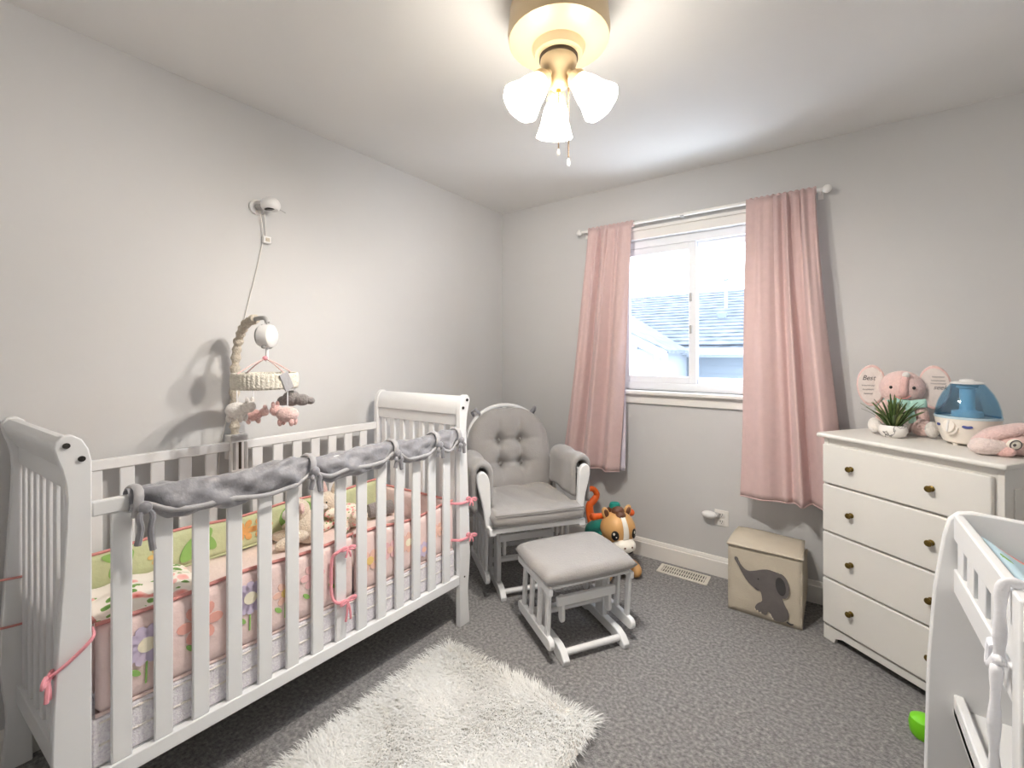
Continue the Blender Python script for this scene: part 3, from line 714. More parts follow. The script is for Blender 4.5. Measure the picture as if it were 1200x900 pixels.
# four plush toys hung from the ring
def hang(name, label, an, drop, kind, scl=1.0):
    wx = MX+ring_c.x+RR*.92*cos(an); wy = MY+ring_c.y+RR*.92*sin(an); wz = .9+ring_c.z-.030
    o = thing(name, label, 'plush toy', (wx, wy, wz-drop), R(36)+kind[1])
    MB().cyl((0, 0, drop+.004), (0, 0, .02), .0022, seg=6).build('string', 'ribbon_white', o)
    a, b_ = kind[0]
    s_ = scl
    if kind[2] == 'cloud':
        MB().ell((-.03*s_, 0, 0), (.032*s_, .024*s_, .024*s_)).ell((.012*s_, 0, .006*s_), (.036*s_, .026*s_, .032*s_)).ell((.045*s_, 0, -.004*s_), (.024*s_, .02*s_, .02*s_)).build('body', a, o)
        MB().ell((-.062*s_, -.004, -.004*s_), (.018*s_, .014*s_, .015*s_)).build('head', b_, o)
    else:
        MB().ell((0, 0, 0), (.042*s_, .030*s_, .030*s_)).build('body', a, o)
        h = MB().ell((.048*s_, -.008, .014*s_), (.024*s_, .022*s_, .022*s_)).build('head', b_, o)
        for sg in (-1, 1):
            MB().ell((.052*s_, -.008+sg*.016*s_, .038*s_), (.008*s_, .005*s_, .012*s_), 8, 6).build('ear', b_, h)
            for x in (-.022, .022): MB().ell((x*s_, sg*.014*s_, -.028*s_), (.010*s_, .010*s_, .016*s_), 8, 6).build('leg', b_, o)
    return o
GR = 'plush toys hung on the baby mobile'
for a_ in (hang('plush_sheep', 'white plush sheep hung from the mobile ring', R(-135), .085, (('plush_white', 'plush_white'), 0, 'animal'), 1.05),
           hang('plush_bird', 'coral pink plush bird hung from the mobile ring behind the sheep', R(180), .115, (('plush_pink_deep', 'plush_pink'), R(40), 'animal'), .8),
           hang('plush_elephant', 'grey plush elephant hung from the mobile ring', R(60), .050, (('plush_grey', 'plush_grey'), R(180), 'cloud'), 1.0),
           hang('plush_pig', 'pale pink plush pig hung from the mobile ring', R(22), .10, (('plush_pink', 'plush_pink_deep'), R(180), 'animal'), 1.0)): a_['group'] = GR

# ------------------------------------------------------------------ baby monitor camera on the wall
bmn = thing('baby_monitor', 'white baby monitor camera mounted high on the wall above the crib', 'baby monitor', (XL, .945, 1.985))
MB().cyl((0, 0, 0), (.012, 0, 0), .034, seg=24).build('mount', 'plastic_white', bmn, .003)
MB().cyl((.010, 0, 0), (.045, .012, 0), .014, seg=14).build('neck', 'plastic_grey', bmn)
bh = MB().ell((.075, .028, .004), (.045, .040, .036), 24, 14, fn=lambda x, y, z: (x, y, max(z, -.022))).build('head', 'plastic_white', bmn)
MB(T(.085, .02, -.017) @ RX(R(15))).lathe([(0, -.005), (.02, -.005), (.023, .0), (.02, .004), (0, .004)], 20).build('lens', 'black_dot', bh)
MB().tube([(.085, .062, -.008), (.098, .085, -.022)], .0022, 6).build('antenna', 'plastic_grey', bh)
cbx = thing('cord_box', 'small white cable box hanging on the wall under the baby monitor', 'cable box', (XL, .985, 1.842))
MB().box(.0, .022, -.018, .018, -.016, .016).build('case', 'plastic_white', cbx, .003)
MB().box(.022, .024, -.010, .010, -.009, .009).build('case_plate', 'knit_shade', cbx, .001)
MB().box(.002, .018, .018, .0195, -.014, .014).build('case_side', 'dark_rim', cbx)
cord = thing('monitor_cord', 'thin white power cord running down the wall from the baby monitor', 'cord', (XL, .95, 1.9))
MB().tube(spline([(.02, .0, .075), (.016, .012, .02), (.012, .022, -.04)], 6), .0022, 6).build('upper_lead', 'cord_white', cord)
MB().tube(spline([(.02, .018, .075), (.014, .028, .03), (.012, .034, -.04)], 6), .0022, 6).build('upper_lead', 'cord_white', cord)
MB().tube(spline([(.005, .02, -.074), (.005, -.01, -.22), (.005, -.055, -.42), (.005, -.085, -.60), (.005, -.115, -.80), (.005, -.16, -1.05), (.006, -.17, -1.5)], 8), .0026, 6).build('lead', 'cord_white', cord)

# ------------------------------------------------------------------ glider chair and ottoman
def rbox(name, m, parent, x0, x1, y0, y1, z0, z1, bev=.006): return MB().box(x0, x1, y0, y1, z0, z1).build(name, m, parent, bev)
YZ = lambda x: Matrix(((0, 0, 1, x), (1, 0, 0, 0), (0, 1, 0, 0), (0, 0, 0, 1)))       # polygon (y, z), extruded along x
XZ = lambda y: Matrix(((1, 0, 0, 0), (0, 0, 1, y), (0, 1, 0, 0), (0, 0, 0, 1)))       # polygon (x, z), extruded along y
def stadium(y0, y1, z0, z1, n=6):
    r = (z1-z0)/2; zc = (z0+z1)/2
    return [(y1-r+r*cos(a), zc+r*sin(a)) for a in [-pi/2+pi*i/n for i in range(n+1)]]+[(y0+r+r*cos(a), zc+r*sin(a)) for a in [pi/2+pi*i/n for i in range(n+1)]]
def vstad(y0, y1, z0, z1, n=6):
    return [(y, z) for z, y in stadium(z0, z1, y0, y1, n)][::-1]
def glide_base(o, w, d0, d1, post_y, post_h, rail_z0, rail_z1, seat_z, sp_top, wsw, nsp=4, foot_h=.055):
    W_ = 'furniture_white'
    for sg in (-1, 1):
        x = sg*w
        foot = [(d0, .0), (d0-.004, .022), (d0+.02, foot_h-.008), (d0+.06, foot_h+.006), ((d0+d1)/2, foot_h+.004), (d1-.06, foot_h+.006), (d1-.02, foot_h-.008), (d1+.004, .022), (d1, 0), (d1-.07, 0), (d1-.10, .014), (d0+.10, .014), (d0+.07, 0)]
        MB().prism(foot, -.016, .016, YZ(x)).build('foot', W_, o, .004)
        for py in post_y:
            MB().prism([(py-.035, foot_h), (py+.035, foot_h), (py+.042, post_h*.5), (py+.030, post_h), (py-.030, post_h), (py-.042, post_h*.5)], -.012, .012, YZ(x)).build('post', W_, o, .004)
        # swinging side frame outside the base
        xs = sg*wsw
        MB().prism(stadium(d0+.02, d1-.02, rail_z0, rail_z1), -.012, .012, YZ(xs)).build('swing_rail', W_, o, .004)
        for k in range(nsp):
            y = d0+.075+(d1-d0-.15)*k/(nsp-1)
            MB().prism([(y-.013, rail_z1-.02), (y+.013, rail_z1-.02), (y+.013-.02, sp_top), (y-.013-.02, sp_top)], -.008, .008, YZ(xs)).build('spindle', W_, o, .003)
        for py in (d0+.10, d1-.10):
            MB().prism(vstad(py-.019, py+.019, post_h-.13, post_h-.01), -.008, .008, YZ(sg*(w-.030))).build('link_arm', W_, o, .003)
            k = MB(); k.cyl((sg*(w-.045), py, post_h-.03), (sg*(w-.02), py, post_h-.03), .008, seg=10); k.build('link_bolt', 'screw_metal', o)
    for y, z in ((d0+.035, .035), (d1-.035, .035)):
        k = MB(); k.cyl((-w, y, z), (w, y, z), .014, seg=12); k.build('stretcher', W_, o)
    for y in post_y:
        k = MB(); k.cyl((-w, y-.02, post_h*.52), (w, y-.02, post_h*.52), .012, seg=12); k.build('stretcher', W_, o)
    k = MB().box(-w, w, d0+.08, d0+.10, post_h-.05, post_h-.01); k.build('cross_rail', W_, o, .004)
    k = MB().box(-w, w, d1-.10, d1-.08, post_h-.05, post_h-.01); k.build('cross_rail', W_, o, .004)

# ottoman
ot = thing('glider_ottoman', 'grey cushioned gliding ottoman on white wooden rockers in front of the chair', 'ottoman', (-.985, 1.862, 0), R(57.3))
glide_base(ot, .150, -.205, .195, (0,), .255, .055, .105, .30, .305, .205)
rbox('top_rail', 'furniture_white', ot, -.216, -.196, -.175, .175, .285, .318); rbox('top_rail', 'furniture_white', ot, .196, .216, -.175, .175, .285, .318)
rbox('top_board', 'furniture_white', ot, -.20, .20, -.160, .160, .305, .320)
MB().pillow((0, 0, .352), .240, .190, .040, 22, .30).build('cushion', 'grey_cushion', ot, sharp=180)

# chair
ch = thing('glider_chair', 'white wooden glider chair with grey tufted cushions in the room corner', 'glider chair', (-1.406, 2.056, 0), R(53))
# local: faces -y, x to the viewer's right
glide_base(ch, .155, -.13, .31, (.0, .18), .33, .085, .145, .40, .415, .235, 5)
rbox('seat_rail', 'furniture_white', ch, -.255, .255, -.250, -.225, .412, .440)
rbox('seat_rail', 'furniture_white', ch, -.262, -.225, -.25, .26, .402, .440)
rbox('seat_rail', 'furniture_white', ch, .225, .262, -.25, .26, .402, .440)
rbox('seat_rail', 'furniture_white', ch, -.255, .255, .235, .262, .402, .440)
rbox('seat_deck', 'furniture_white', ch, -.225, .225, -.225, .235, .425, .438)
def seatc(sg):
    def f(a, t):
        x = 2*a-1; y = 2*t-1
        hwid = .254 if y < -.55 else .232
        k = (max(0, 1-abs(x)**9)*max(0, 1-abs(y)**9))**.22
        return (x*hwid*(1-.02*y*y), -.02+y*.262*(1-.03*x*x), .480+sg*(.042 if sg > 0 else .040)*k+.004*sin(9*x+4*y)*k*(sg > 0))
    return f
q = MB(); q.grid(seatc(1), 40, 40); q.grid(seatc(-1), 40, 40); sc_ = q.build('seat_cushion', 'grey_cushion', ch, sharp=180)
MB().tube([(x, -.283+.006*abs(x)/.25, .512) for x in [-.24+.48*i/12 for i in range(13)]], .0035, 6).build('cushion_seam', 'grey_button', sc_)
for sg in (-1, 1):
    # paddle-shaped front arm post
    pts = [(-.018, .42), (-.018, .47), (-.022, .54), (-.032, .62), (-.036, .665), (-.028, .70), (-.008, .715), (.018, .705), (.030, .67), (.028, .62), (.018, .54), (.018, .47), (.022, .42)]
    pts = [(px*sg, pz) for px, pz in pts]
    if sg < 0: pts.reverse()
    M_ = T(sg*.248, -.186, 0)
    MB(M_).prism([(x+sg*(z-.42)*.15, z) for x, z in chaikin(pts, 1)], -.015, .015, XZ(0)).build('arm_post', 'furniture_white', ch, .005)
    MB().prism([(-.185, .650), (-.185, .685), (.0, .69), (.20, .685), (.25, .66), (.20, .645), (0, .655)], -.022, .022, YZ(sg*.283)).build('armrest', 'furniture_white', ch, .005)
    MB().prism([(.19, .40), (.235, .40), (.25, .67), (.205, .67)], -.012, .012, YZ(sg*.268)).build('rear_arm_post', 'furniture_white', ch, .004)
    # padded arm cover draped over the armrest
    def pad(a, t, sg=sg):
        y = -.165+.345*a
        k = (max(0, 1-abs(2*a-1)**8))**.3
        if t < .32: q = t/.32; x, z = -.048, .535+(.70-.535)*q
        elif t < .68: q = (t-.32)/.36; x, z = -.048*cos(pi*q), .70+.046*sin(pi*q)
        else: q = (t-.68)/.32; x, z = .048, .70-(.70-.50)*q
        x *= (1+.12*sin(9*a+5*t))*(.74+.26*k)
        z = z+.006*sin(11*a)+(-.012*(1-k) if z > .68 else 0)
        return (sg*.283+(x if sg > 0 else -x), y, z)
    MB().grid(pad, 26, 30).build('arm_pad', 'grey_cushion', ch, sharp=180, solid=.024)
# back frame, leaning backwards
LEAN = RX(R(-17))
BM = T(0, .215, .43) @ LEAN
pts = []
for i in range(25):
    a = pi*i/24; pts.append((.245*cos(a), .0, .36+.218*sin(a)))
pts = [(.225, 0, -.03), (.238, 0, .15)]+pts+[(-.238, 0, .15), (-.225, 0, -.03)]
MB(BM).tube([(x, .030, z) for x, y, z in pts], .017, 10, flat=.9).build('back_frame', 'furniture_white', ch)
for k in range(5):
    x = -.16+.08*k
    MB(BM).box(x-.014, x+.014, .020, .034, -.02, .36+.205*math.sqrt(max(0, 1-(x/.245)**2))).build('back_slat', 'furniture_white', ch, .003)
MB(BM).box(-.235, .235, .018, .042, -.03, .02).build('back_rail', 'furniture_white', ch, .004)
BT = [(-.070, .35), (.070, .35), (-.066, .21), (.066, .21)]
def backc(sgn):
    def f(a, t):
        x = 2*a-1; z = 2*t-1
        # rounded upper outline
        zz = .030+.525*t
        hw = .264 if t < .55 else .264*math.sqrt(max(0, 1-((t-.55)/.465)**2.2))+.0
        hw = hw*(.93+.07*min(1, t*4))
        xx = x*hw
        k = (max(0, 1-abs(x)**5)*max(0, 1-abs(z)**7))**.38
        d = .070*k
        if sgn < 0:
            for bx, bz in BT:
                r2 = (xx-bx)**2+(zz-bz)**2
                d -= .046*math.exp(-r2/.0011)
                d -= .016*math.exp(-r2/.006)
            for z0 in (.35, .21):
                d -= .016*math.exp(-((zz-z0)/.013)**2)*max(0, 1-(abs(xx)-.0)/.21 if abs(xx) > .07 else 1)
            for x0 in (-.07, .07):
                d -= .014*math.exp(-((xx-x0)/.013)**2)*(1 if .20 < zz < .36 else max(0, 1-min(abs(zz-.21), abs(zz-.35))/.14))
        else: d *= .35
        return (xx, (-.012 if sgn < 0 else -.008)+sgn*d, zz)
    return f
q = MB(BM); q.grid(backc(-1), 60, 60); q.grid(backc(1), 60, 60)
bc = q.build('back_cushion', 'grey_cushion', ch, sharp=180)
for bx, bz in BT: MB(BM).ell((bx, -.012-.026, bz), (.010, .006, .010), 10, 8).build('tuft_button', 'grey_button', bc)
for sg in (-1, 1):
    MB(BM).tube(spline([(sg*.17, .0, .52), (sg*.195, -.008, .545), (sg*.215, .03, .545), (sg*.20, .05, .52)], 5), .006, 6, flat=1.8).build('cushion_tie', 'velvet_grey', bc)
    MB(BM).ell((sg*.198, -.010, .548), (.013, .010, .015), 10, 8).build('cushion_knot', 'velvet_grey', bc)

# ------------------------------------------------------------------ ride-on horse toy
hs = thing('ride_on_horse', 'tan ride-on horse toy with orange handles between chair and curtain', 'ride-on toy', (-1.075, 2.505, 0), R(52))
# local: faces -y
MB().ell((0, .02, .075), (.115, .17, .055), 24, 14).build('base', 'toy_tan', hs)
for sg in (-1, 1):
    MB().ell((sg*.095, -.09, .045), (.042, .075, .045), 16, 10).build('front_foot', 'toy_tan', hs)
    MB().cyl((sg*.085, .13, .045), (sg*.125, .13, .045), .045, seg=20).build('wheel', 'toy_brown', hs, .006)
MB().ell((0, .10, .16), (.10, .15, .085), 24, 14).build('body', 'toy_tan', hs)
MB().ell((0, .11, .185), (.104, .125, .075), 24, 14, fn=lambda x, y, z: (x, y, max(z, -.02))).build('saddle', 'toy_teal', hs)
MB().ell((0, -.06, .20), (.085, .08, .10), 20, 12).build('neck', 'toy_tan', hs)
hd = MB().ell((0, -.085, .285), (.104, .095, .105), 28, 16, fn=lambda x, y, z: (x*(1-.25*max(0, -z)/.1), y, z)).build('head', 'toy_tan', hs)
MB().ell((0, -.155, .215), (.070, .055, .046), 24, 14).build('muzzle', 'toy_white', hd)
def blaze(a, t):
    x = (-.018+.036*a)*(1-.25*t); z = .03-.06+.115*t
    y = -math.sqrt(max(0, 1-(x/.104)**2-(z/.105)**2))*.097
    return (x, -.085+y, .285+z)
MB().grid(blaze, 6, 12).build('blaze', 'toy_white', hd, sharp=180, solid=.004)
for sg in (-1, 1):
    ey = MB(); ex, ez = sg*.060, -.005
    yy = -math.sqrt(max(0, 1-(ex/.104)**2-(ez/.105)**2))*.095
    an = sg*R(35)
    eo = MB(T(ex, -.085+yy, .285+ez) @ RZ(an)).ell((0, 0, 0), (.022, .007, .028), 16, 10).build('eye', 'black_dot', hd)
    MB(T(ex, -.085+yy, .285+ez) @ RZ(an)).ell((-.006, -.006, .010), (.007, .003, .008), 10, 6).ell((.007, -.006, -.006), (.004, .003, .004), 8, 6).build('eye_glint', 'toy_white', eo)
    MB(T(sg*.070, -.07, .375) @ RY(sg*R(22))).ell((0, 0, .0), (.024, .014, .042), 14, 10).build('ear', 'toy_tan', hd)
    MB(T(sg*.070, -.080, .378) @ RY(sg*R(22))).ell((0, 0, .0), (.014, .008, .028), 12, 8).build('ear_lining', 'toy_brown', hd)
    MB().cyl((sg*.07, -.02, .345), (sg*.128, -.02, .345), .017, .020, 14).ell((sg*.128, -.02, .345), .021, 12, 8).build('handle', 'toy_orange', hs)
    MB().ell((sg*.022, -.205, .222), (.007, .004, .005), 8, 6).build('nostril', 'toy_brown', hd)
MB().tube(spline([(-.03, -.198, .195), (0, -.207, .190), (.03, -.198, .195)], 5), .003, 6).build('mouth', 'black_dot', hd)
mn = MB()
for y, z, r in ((-.115, .372, .030), (-.085, .388, .036), (-.05, .385, .038), (-.01, .360, .036), (.02, .31, .032)): mn.ell((0, y, z), (r*1.1, r, r*.8), 12, 8)
mn.build('mane', 'toy_brown', hs)
MB().lathe([(0, .395), (.034, .395), (.034, .408), (.028, .425), (0, .430)], 20, T(0, -.05, 0)).build('top_button', 'toy_teal', hs)
MB().tube(spline([(0, .24, .19), (.0, .275, .24), (-.0, .285, .30), (.03, .28, .335), (.05, .28, .37), (.02, .28, .41), (-.04, .28, .405), (-.06, .28, .385)], 6), [.030-.0004*i for i in range(43)], 12).build('tail', 'toy_orange', hs)

# ------------------------------------------------------------------ storage bin with felt elephant
BX0, BX1, BY0, BY1, BZ = -.424, -.104, 2.488, 2.775, .336
sb = thing('storage_bin', 'beige canvas storage bin with a grey felt elephant on its front', 'storage bin', ((BX0+BX1)/2, (BY0+BY1)/2, 0))
cx, cy = (BX0+BX1)/2, (BY0+BY1)/2
def pn(): return MB(T(-cx, -cy, 0))
t_ = .008
def wall_panel(name, f, n=14):
    return pn().grid(f, n, n).build(name, 'bin_canvas', sb, sharp=180, solid=t_)
wall_panel('front_panel', lambda a, t: (BX0+(BX1-BX0)*a, BY0+.004-.004*sin(pi*a)*sin(pi*t)+.0015*sin(20*t+6*a), BZ*t+.001))
wall_panel('side_panel', lambda a, t: (BX0+.004-.006*sin(pi*a)*sin(pi*t), BY0+(BY1-BY0)*a, (BZ-.050*a)*t+.001))
wall_panel('side_panel', lambda a, t: (BX1-.004+.012*sin(pi*a)*sin(pi*t)+.012*a*t, BY0+(BY1-BY0)*a, (BZ-.050*a)*t+.001))
wall_panel('back_panel', lambda a, t: (BX0+(BX1-BX0)*a, BY1-.004+.003*sin(pi*a)*sin(pi*t), (BZ-.05)*t+.001))
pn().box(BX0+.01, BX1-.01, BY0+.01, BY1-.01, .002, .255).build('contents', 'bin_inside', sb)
pn().grid(lambda a, t: (BX0-.006+.014*t+(BX1-BX0+.012-.020*t)*a, BY0-.010+(BY1-BY0-.004)*t, BZ+.002-.003*t+.008*sin(pi*t)+.004*sin(5*a)*t), 16, 16).build('lid_flap', 'bin_canvas', sb, sharp=180, solid=.006)
OUT = [(-.3975, .2725), (-.3814, .2807), (-.371, .2526), (-.3517, .2288), (-.3299, .2198), (-.303, .2298), (-.2764, .2435), (-.2438, .2522), (-.2181, .2485), (-.1927, .247),
       (-.1864, .135), (-.1739, .0951), (-.1584, .0712), (-.1584, .0457), (-.1739, .0201), (-.2053, .012), (-.2232, .0180), (-.2341, .0377), (-.2438, .0523), (-.2503, .0261),
       (-.2698, .0298), (-.293, .0339), (-.303, .0489), (-.291, .0709), (-.2698, .0869), (-.2698, .1079), (-.2764, .1397), (-.291, .1351), (-.3096, .1482), (-.3367, .1704), (-.3606, .2093), (-.3779, .243)]
FM = Matrix(((1, 0, 0, -cx), (0, 0, -1, -cy+BY0-.003), (0, 1, 0, 0), (0, 0, 0, 1)))
el = MB(FM).prism(chaikin(OUT, 1), 0, .005).build('felt_elephant', 'felt_grey', sb, label='grey felt elephant with its trunk raised')
def disc(x, z, rx, rz, rot=0, n=24):
    return [(x+rx*cos(a)*cos(rot)-rz*sin(a)*sin(rot), z+rx*cos(a)*sin(rot)+rz*sin(a)*cos(rot)) for a in [2*pi*i/n for i in range(n)]]
MB(FM).prism(disc(-.187, .190, .031, .058, R(8)), .004, .008).build('felt_ear', 'felt_grey', el)
MB(FM).prism(disc(-.191, .188, .021, .043, R(8)), .008, .010).build('felt_ear_lining', 'felt_dark', el)
MB(FM).prism(disc(-.2863, .1954, .0035, .0035, 0, 10), .005, .007).build('felt_eye', 'black_dot', el)
MB(FM).prism([(-.166, .026), (-.150, .019), (-.139, .022), (-.140, .016), (-.152, .013), (-.168, .019)], .0, .004).build('felt_tail', 'felt_dark', el)
MB(FM).prism([(-.300, .151), (-.292, .145), (-.285, .1445), (-.285, .142), (-.293, .142), (-.302, .149)], .004, .006).build('felt_mouth', 'felt_dark', el)
for x, z in ((-.301, .040), (-.290, .035), (-.276, .031), (-.235, .036), (-.231, .028), (-.225, .020)):
    MB(FM).prism(disc(x, z, .004, .005, 0, 8), .004, .006).build('felt_toe', 'felt_cream', el)

# ------------------------------------------------------------------ floor register
fr = thing('floor_register', 'white slotted metal floor register in the carpet by the window wall', 'floor register', (-.705, 2.712, 0))
q = MB()
for x0, x1, y0_, y1_ in ((-.142, .142, -.058, -.042), (-.142, .142, .042, .058), (-.142, -.122, -.042, .042), (.122, .142, -.042, .042), (-.122, .122, -.003, .003)): q.box(x0, x1, y0_, y1_, 0, .006)
q.build('frame', 'vent_white', fr, .0015)
MB().box(-.122, .122, -.042, .042, .0, .0015).build('duct_opening', 'shadow_gap', fr)
for k in range(18):
    x = -.115+.23*k/17
    MB().box(x-.0035, x+.0035, -.042, .042, .001, .0055).build('slat', 'vent_white', fr)

# ------------------------------------------------------------------ outlet and plug-in
ou = thing('wall_outlet', 'white duplex outlet plate on the window wall', 'outlet', (-.515, YB, .345))
MB().box(-.038, .038, -.006, 0, -.046, .046).build('plate', 'outlet_white', ou, .002)
for z in (-.020, .020):
    f_ = MB().box(-.017, .017, -.009, -.005, z-.014, z+.014).build('socket', 'outlet_white', ou, .003)
    for x in (-.006, .006): MB().box(x-.0015, x+.0015, -.0095, -.0085, z-.003, z+.007).build('slot', 'black_dot', f_)
    MB().cyl((0, -.0095, z-.008), (0, -.0085, z-.008), .0025, seg=8).build('slot', 'black_dot', f_)
pg = thing('plug_adapter', 'white rounded plug adapter stuck in the wall outlet', 'plug', (-.555, YB-.006, .362))
MB().ell((-.022, -.028, 0), (.042, .026, .022), 24, 12).build('case', 'plastic_white', pg)
MB().box(.004, .03, -.022, .0, -.012, .012).build('plug_body', 'plastic_grey', pg, .003)

# ------------------------------------------------------------------ dresser, set across the corner
DO = Vector((-.020, 2.500, 0)); DA = math.atan2(-.592, .806)
dr = thing('dresser', 'white four-drawer dresser with antique brass knobs set across the corner', 'dresser', DO, DA)
DW, DD, DH = .610, .372, .928     # local: x along the front, y to the back
D_ = 'dresser_white'
MB().box(0, .018, 0, DD, .0, DH).build('side_panel', D_, dr, .002)
MB().box(DW-.018, DW, 0, DD, .0, DH).build('side_panel', D_, dr, .002)
MB().box(.018, DW-.018, DD-.008, DD, .05, DH).build('back_panel', D_, dr)
MB().box(.018, DW-.018, .006, .02, .06, DH).build('face_frame', D_, dr)
MB().box(.018, DW-.018, .02, DD-.01, .06, .075).build('bottom_panel', D_, dr)
foot = [(0, 0), (.05, 0), (.056, .022), (.085, .034), (DW-.085, .034), (DW-.056, .022), (DW-.05, 0), (DW, 0), (DW, .066), (0, .066)]
MB().prism(foot, -.004, .014, XZ(0)).build('plinth', D_, dr, .002)
top_prof = [(-.026, 0), (-.030, .006), (-.030, .014), (-.024, .020), (.1, .022), (DD, .022), (DD, 0)]
MB(T(0, 0, DH)).prism([(y, z) for y, z in top_prof], -.016, DW+.016, YZ(0)).build('top', D_, dr, .004)
for z0, z1 in ((.722, .898), (.503, .714), (.292, .495), (.078, .284)):
    dd_ = MB().box(.004, DW-.026, -.016, .006, z0, z1).build('drawer_front', D_, dr, .005, seg=3)
    for x in (.131, .418):
        zc = (z0+z1)/2
        kb = MB(T(x, -.016, zc) @ RX(pi/2) @ S(.85, .85, .85)).lathe([(0, 0), (.013, 0), (.013, .003), (.007, .006), (.006, .013), (.012, .018), (.0145, .024), (.012, .029), (.005, .031), (0, .031)], 18).build('knob', 'brass', dd_)
MB().box(DW-.0005, DW+.004, .05, DD-.03, .12, DH-.07).build('side_inset', D_, dr, .002)
DT = DH+.022
def dpos(x, y, z=DT): return DO+Matrix.Rotation(DA, 3, 'Z') @ Vector((x, y, 0))+Vector((0, 0, z))

# plush elephant on the dresser, faces the camera side
ep = dpos(.140, .292); EA = math.atan2(-ep.x, ep.y)*1.0
eo = thing('plush_elephant', 'big pink plush elephant with lettered ears and green scarf on the dresser', 'plush toy', ep, R(-4))
eo.scale = (.80, .80, .95)
# local: faces -y
MB().ell((0, .0, .099), (.085, .075, .10), 24, 14).build('body', 'plush_pink', eo)
MB().ell((0, -.045, .085), (.058, .045, .075), 20, 12).build('belly', 'plush_white', eo)
hd = MB().ell((0, -.01, .218), (.100, .082, .083), 28, 16).build('head', 'plush_pink', eo)
MB().tube(spline([(.0, -.060, .190), (.002, -.084, .200), (.004, -.090, .222), (.008, -.084, .250), (.014, -.072, .272)], 6), [.023-.0003*i for i in range(25)], 14).build('trunk', 'plush_pink_deep', hd)
MB().ell((.016, -.078, .283), (.017, .016, .014), 14, 8).build('trunk_tip', 'plush_white', hd)
MB().tube(spline([(-.034, -.082, .186), (-.012, -.090, .174), (.012, -.090, .174), (.034, -.082, .186)], 6), .003, 8).build('mouth', 'piping_coral', hd)
for sg in (-1, 1):
    MB().ell((sg*.048, -.083, .224), .0075, 10, 8).build('eye', 'black_dot', hd)
    em = T(sg*.070, .012, .230) @ RZ(sg*R(-6))
    pts = chaikin([(0, .050), (sg*.040, .098), (sg*.085, .096), (sg*.125, .055), (sg*.136, -.01), (sg*.115, -.075), (sg*.075, -.112), (sg*.03, -.095), (0, -.045)], 2)
    if sg < 0: pts.reverse()
    ea = MB(em).prism(pts, -.010, .010, XZ(0)).build('ear', 'plush_pink', hd, .006)
    pts2 = [(sg*.072+(x-sg*.072)*.90, -.005+(z+.005)*.88) for x, z in pts]
    el_ = MB(em).prism(pts2, -.0135, -.006, XZ(0)).build('ear_lining', 'ear_lining', ea, .002)
    def word(txt, x, z, size):
        cu = bpy.data.curves.new('lettering', 'FONT'); cu.body = txt; cu.size = size; cu.align_x = 'CENTER'; cu.extrude = .0006; cu.shear = .35
        to = bpy.data.objects.new('lettering_source', cu); COL.objects.link(to)
        dg = bpy.context.evaluated_depsgraph_get(); dg.update()
        me = bpy.data.meshes.new_from_object(to.evaluated_get(dg)); bpy.data.objects.remove(to); bpy.data.curves.remove(cu)
        me.transform(em @ T(x, -.0145, z) @ RX(pi/2))
        me.materials.clear(); me.materials.append(MATS['embroidery'])
        o2 = bpy.data.objects.new('lettering', me); COL.objects.link(o2); o2.parent = ea
    if sg < 0: word('Best', -.078, .022, .034)
    else: word('seek', .088, -.012, .030)
    for k, (zz, l0) in enumerate(((-.005, .030), (-.025, .026), (-.045, .020)) if sg < 0 else ((.045, .024), (.028, .028), (.014, .030))):
        wv = [(sg*.080-l0+2*l0*i/24, -.0145, zz+.0035*sin(i*1.9)) for i in range(25)]
        MB(em).tube(wv, .0009, 5).build('stitched_line', 'embroidery', ea)
    MB().ell((sg*.075, -.065, .045), (.040, .070, .040), 18, 12, RZ(sg*R(38))).build('leg', 'plush_pink', eo)
    MB().ell((sg*.118, -.110, .042), (.036, .026, .036), 16, 10, RZ(sg*R(45))).build('foot_pad', 'plush_white', eo)
    MB().ell((sg*.082, -.035, .105), (.028, .040, .060), 16, 10, RY(sg*R(-18))).build('arm', 'plush_pink', eo)
sf = MB().lathe([(.062, .140), (.080, .145), (.082, .158), (.066, .165)], 28, fn=lambda a, z: 1+.03*sin(9*a)).build('scarf', 'scarf_teal', eo)
for sg in (-1, 1): MB().pillow((.032+sg*.034, -.080, .152), .034, .020, .010, 10, .4, RX(pi/2) @ RZ(sg*R(10))).build('scarf_bow', 'scarf_teal', sf)
MB().pillow((.034, -.082, .105), .018, .045, .006, 10, .4, RX(pi/2) @ RZ(R(12))).build('scarf_tail', 'scarf_teal', sf)

